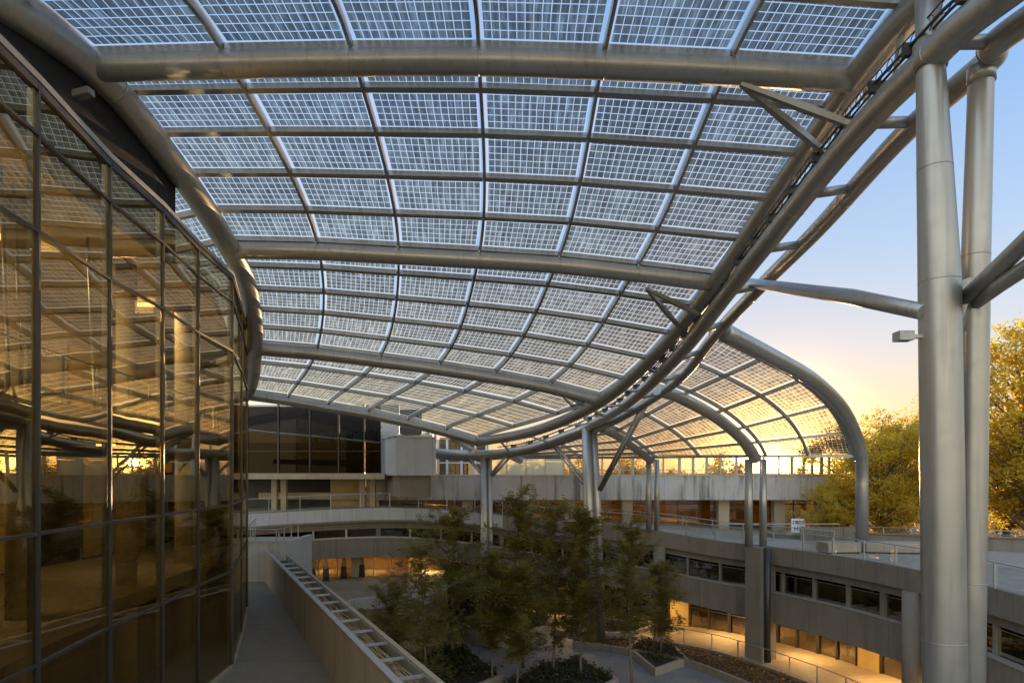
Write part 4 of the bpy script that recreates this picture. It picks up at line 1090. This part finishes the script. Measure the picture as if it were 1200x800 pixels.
planter(q((655, 738), (685, 752), (740, 752), (770, 742), (735, 728), (690, 722)), .7, 'low dark hedge planter behind the middle steel column', 300)
mb = MB()
for k in range(2600):
    s = random.uniform(cum[12], cum[8*PER+2]); p = rp(s, random.uniform(-4.1, -1.4), lambda i: GZ+.28)
    leafy(mb, p+V((0, 0, .12*random.random())), .2, 2, .1)
gcv = mb.build('orange_ground_cover', 'leaf_o'); gcv['kind'] = 'stuff'; gcv['label'] = 'low orange brown ground cover in the long bed before the shopfronts'

# ------------------------------------------------------------------ light, sky, camera
AZ = math.atan2(305, 750); EL = R(.85); BACK = 1.9
sd = V((math.sin(AZ)*math.cos(EL), math.cos(AZ)*math.cos(EL), math.sin(EL)))
sl = bpy.data.lights.new('sun', 'SUN'); sl.energy = 5.0; sl.angle = R(.53); sl.color = (1, .66, .33)
so = bpy.data.objects.new('sun', sl); C.objects.link(so); so.rotation_euler = sd.to_track_quat('Z', 'Y').to_euler()
w = bpy.data.worlds.new('World'); bpy.context.scene.world = w; w.use_nodes = True
nt = w.node_tree
for n in list(nt.nodes): nt.nodes.remove(n)
def WN(t, **k):
    n = nt.nodes.new(t)
    for a, b in k.items():
        if a == 'inp':
            for i, v in b.items():
                if isinstance(v, bpy.types.NodeSocket): nt.links.new(v, n.inputs[i])
                else: n.inputs[i].default_value = v
        else: setattr(n, a, b)
    return n
sky = WN('ShaderNodeTexSky', sky_type='NISHITA', sun_disc=False, sun_elevation=EL, sun_rotation=AZ, air_density=1.0, dust_density=1.2, ozone_density=1.5, altitude=50)
bg = WN('ShaderNodeBackground', inp={0: sky.outputs[0], 1: .05})
# evening air: pale cream at the horizon, blue overhead, rear sky boosted as added frontal fill
tcw = WN('ShaderNodeTexCoord').outputs['Generated']
zz = WN('ShaderNodeSeparateXYZ', inp={0: tcw}).outputs[2]
def wramp(stops):
    r = WN('ShaderNodeValToRGB', inp={0: zz}); e = r.color_ramp.elements
    while len(e) < len(stops): e.new(.5)
    for k, (p, c) in enumerate(stops): e[k].position = p; e[k].color = rgba(c)
    return r.outputs[0]
front = wramp([(0, (.86, .56, .24)), (.04, (.94, .73, .38)), (.10, (.84, .81, .64)), (.18, (.70, .79, .88)), (.30, (.48, .68, .95)), (.5, (.26, .48, .88)), (1, (.26, .38, .62))])
rear = wramp([(0, (.80, .66, .44)), (.15, (.70, .63, .50)), (.4, (.48, .54, .58)), (1, (.22, .36, .62))])
ax = WN('ShaderNodeVectorMath', operation='DOT_PRODUCT', inp={0: tcw, 1: (math.sin(AZ), math.cos(AZ), 0)}).outputs['Value']
fa_ = WN('ShaderNodeMapRange', inp={0: ax, 1: -.35, 2: .45, 3: 0.0, 4: 1.0}).outputs[0]
air = WN('ShaderNodeMix', data_type='RGBA', inp={0: fa_, 6: rear, 7: front}).outputs[2]
amt = WN('ShaderNodeMapRange', inp={0: ax, 1: -.8, 2: .2, 3: BACK, 4: .88}).outputs[0]
am2 = WN('ShaderNodeMapRange', inp={0: ax, 1: .7, 2: 1.0, 3: 1.0, 4: .72}).outputs[0]
amt = WN('ShaderNodeMath', operation='MULTIPLY', inp={0: amt, 1: am2}).outputs[0]
bg0 = WN('ShaderNodeBackground', inp={0: air, 1: amt})
# the low sun itself and its aureole, in world directions
dt = WN('ShaderNodeVectorMath', operation='DOT_PRODUCT', inp={0: tcw, 1: tuple(sd)}).outputs['Value']
disc = WN('ShaderNodeMapRange', inp={0: dt, 1: math.cos(R(.55)), 2: math.cos(R(.30)), 3: 0.0, 4: 60.0}).outputs[0]
au = WN('ShaderNodeMapRange', inp={0: dt, 1: math.cos(R(15)), 2: 1.0, 3: 0.0, 4: 1.0}).outputs[0]
au = WN('ShaderNodeMath', operation='POWER', inp={0: au, 1: 9.0}).outputs[0]
au = WN('ShaderNodeMath', operation='MULTIPLY', inp={0: au, 1: 4.5}).outputs[0]
a2_ = WN('ShaderNodeMapRange', inp={0: dt, 1: math.cos(R(2.6)), 2: 1.0, 3: 0.0, 4: 1.0}).outputs[0]
a2_ = WN('ShaderNodeMath', operation='POWER', inp={0: a2_, 1: 3.0}).outputs[0]
a2_ = WN('ShaderNodeMath', operation='MULTIPLY', inp={0: a2_, 1: 9.0}).outputs[0]
au = WN('ShaderNodeMath', operation='ADD', inp={0: au, 1: a2_}).outputs[0]
sm_ = WN('ShaderNodeMath', operation='ADD', inp={0: disc, 1: au}).outputs[0]
bg2 = WN('ShaderNodeBackground', inp={0: (1, .72, .24, 1), 1: sm_})
ad = WN('ShaderNodeAddShader', inp={0: bg.outputs[0], 1: bg2.outputs[0]})
ad = WN('ShaderNodeAddShader', inp={0: ad.outputs[0], 1: bg0.outputs[0]})
wo = WN('ShaderNodeOutputWorld', inp={0: ad.outputs[0]})

cam = bpy.data.cameras.new('camera'); co = bpy.data.objects.new('camera', cam); C.objects.link(co)
co.location = (0, 0, 0); co.rotation_euler = (R(90), 0, 0)
cam.sensor_width = 36; cam.lens = 36*F/1200; cam.shift_y = (HZ-400)/1200; cam.clip_end = 8000; cam.clip_start = .1
sc = bpy.context.scene; sc.camera = co
sc.view_settings.view_transform = 'Standard'; sc.view_settings.look = 'None'; sc.view_settings.gamma = 1; sc.view_settings.exposure = 0.36
sc.cycles.max_bounces = 10; sc.cycles.transparent_max_bounces = 24; sc.cycles.use_denoising = True
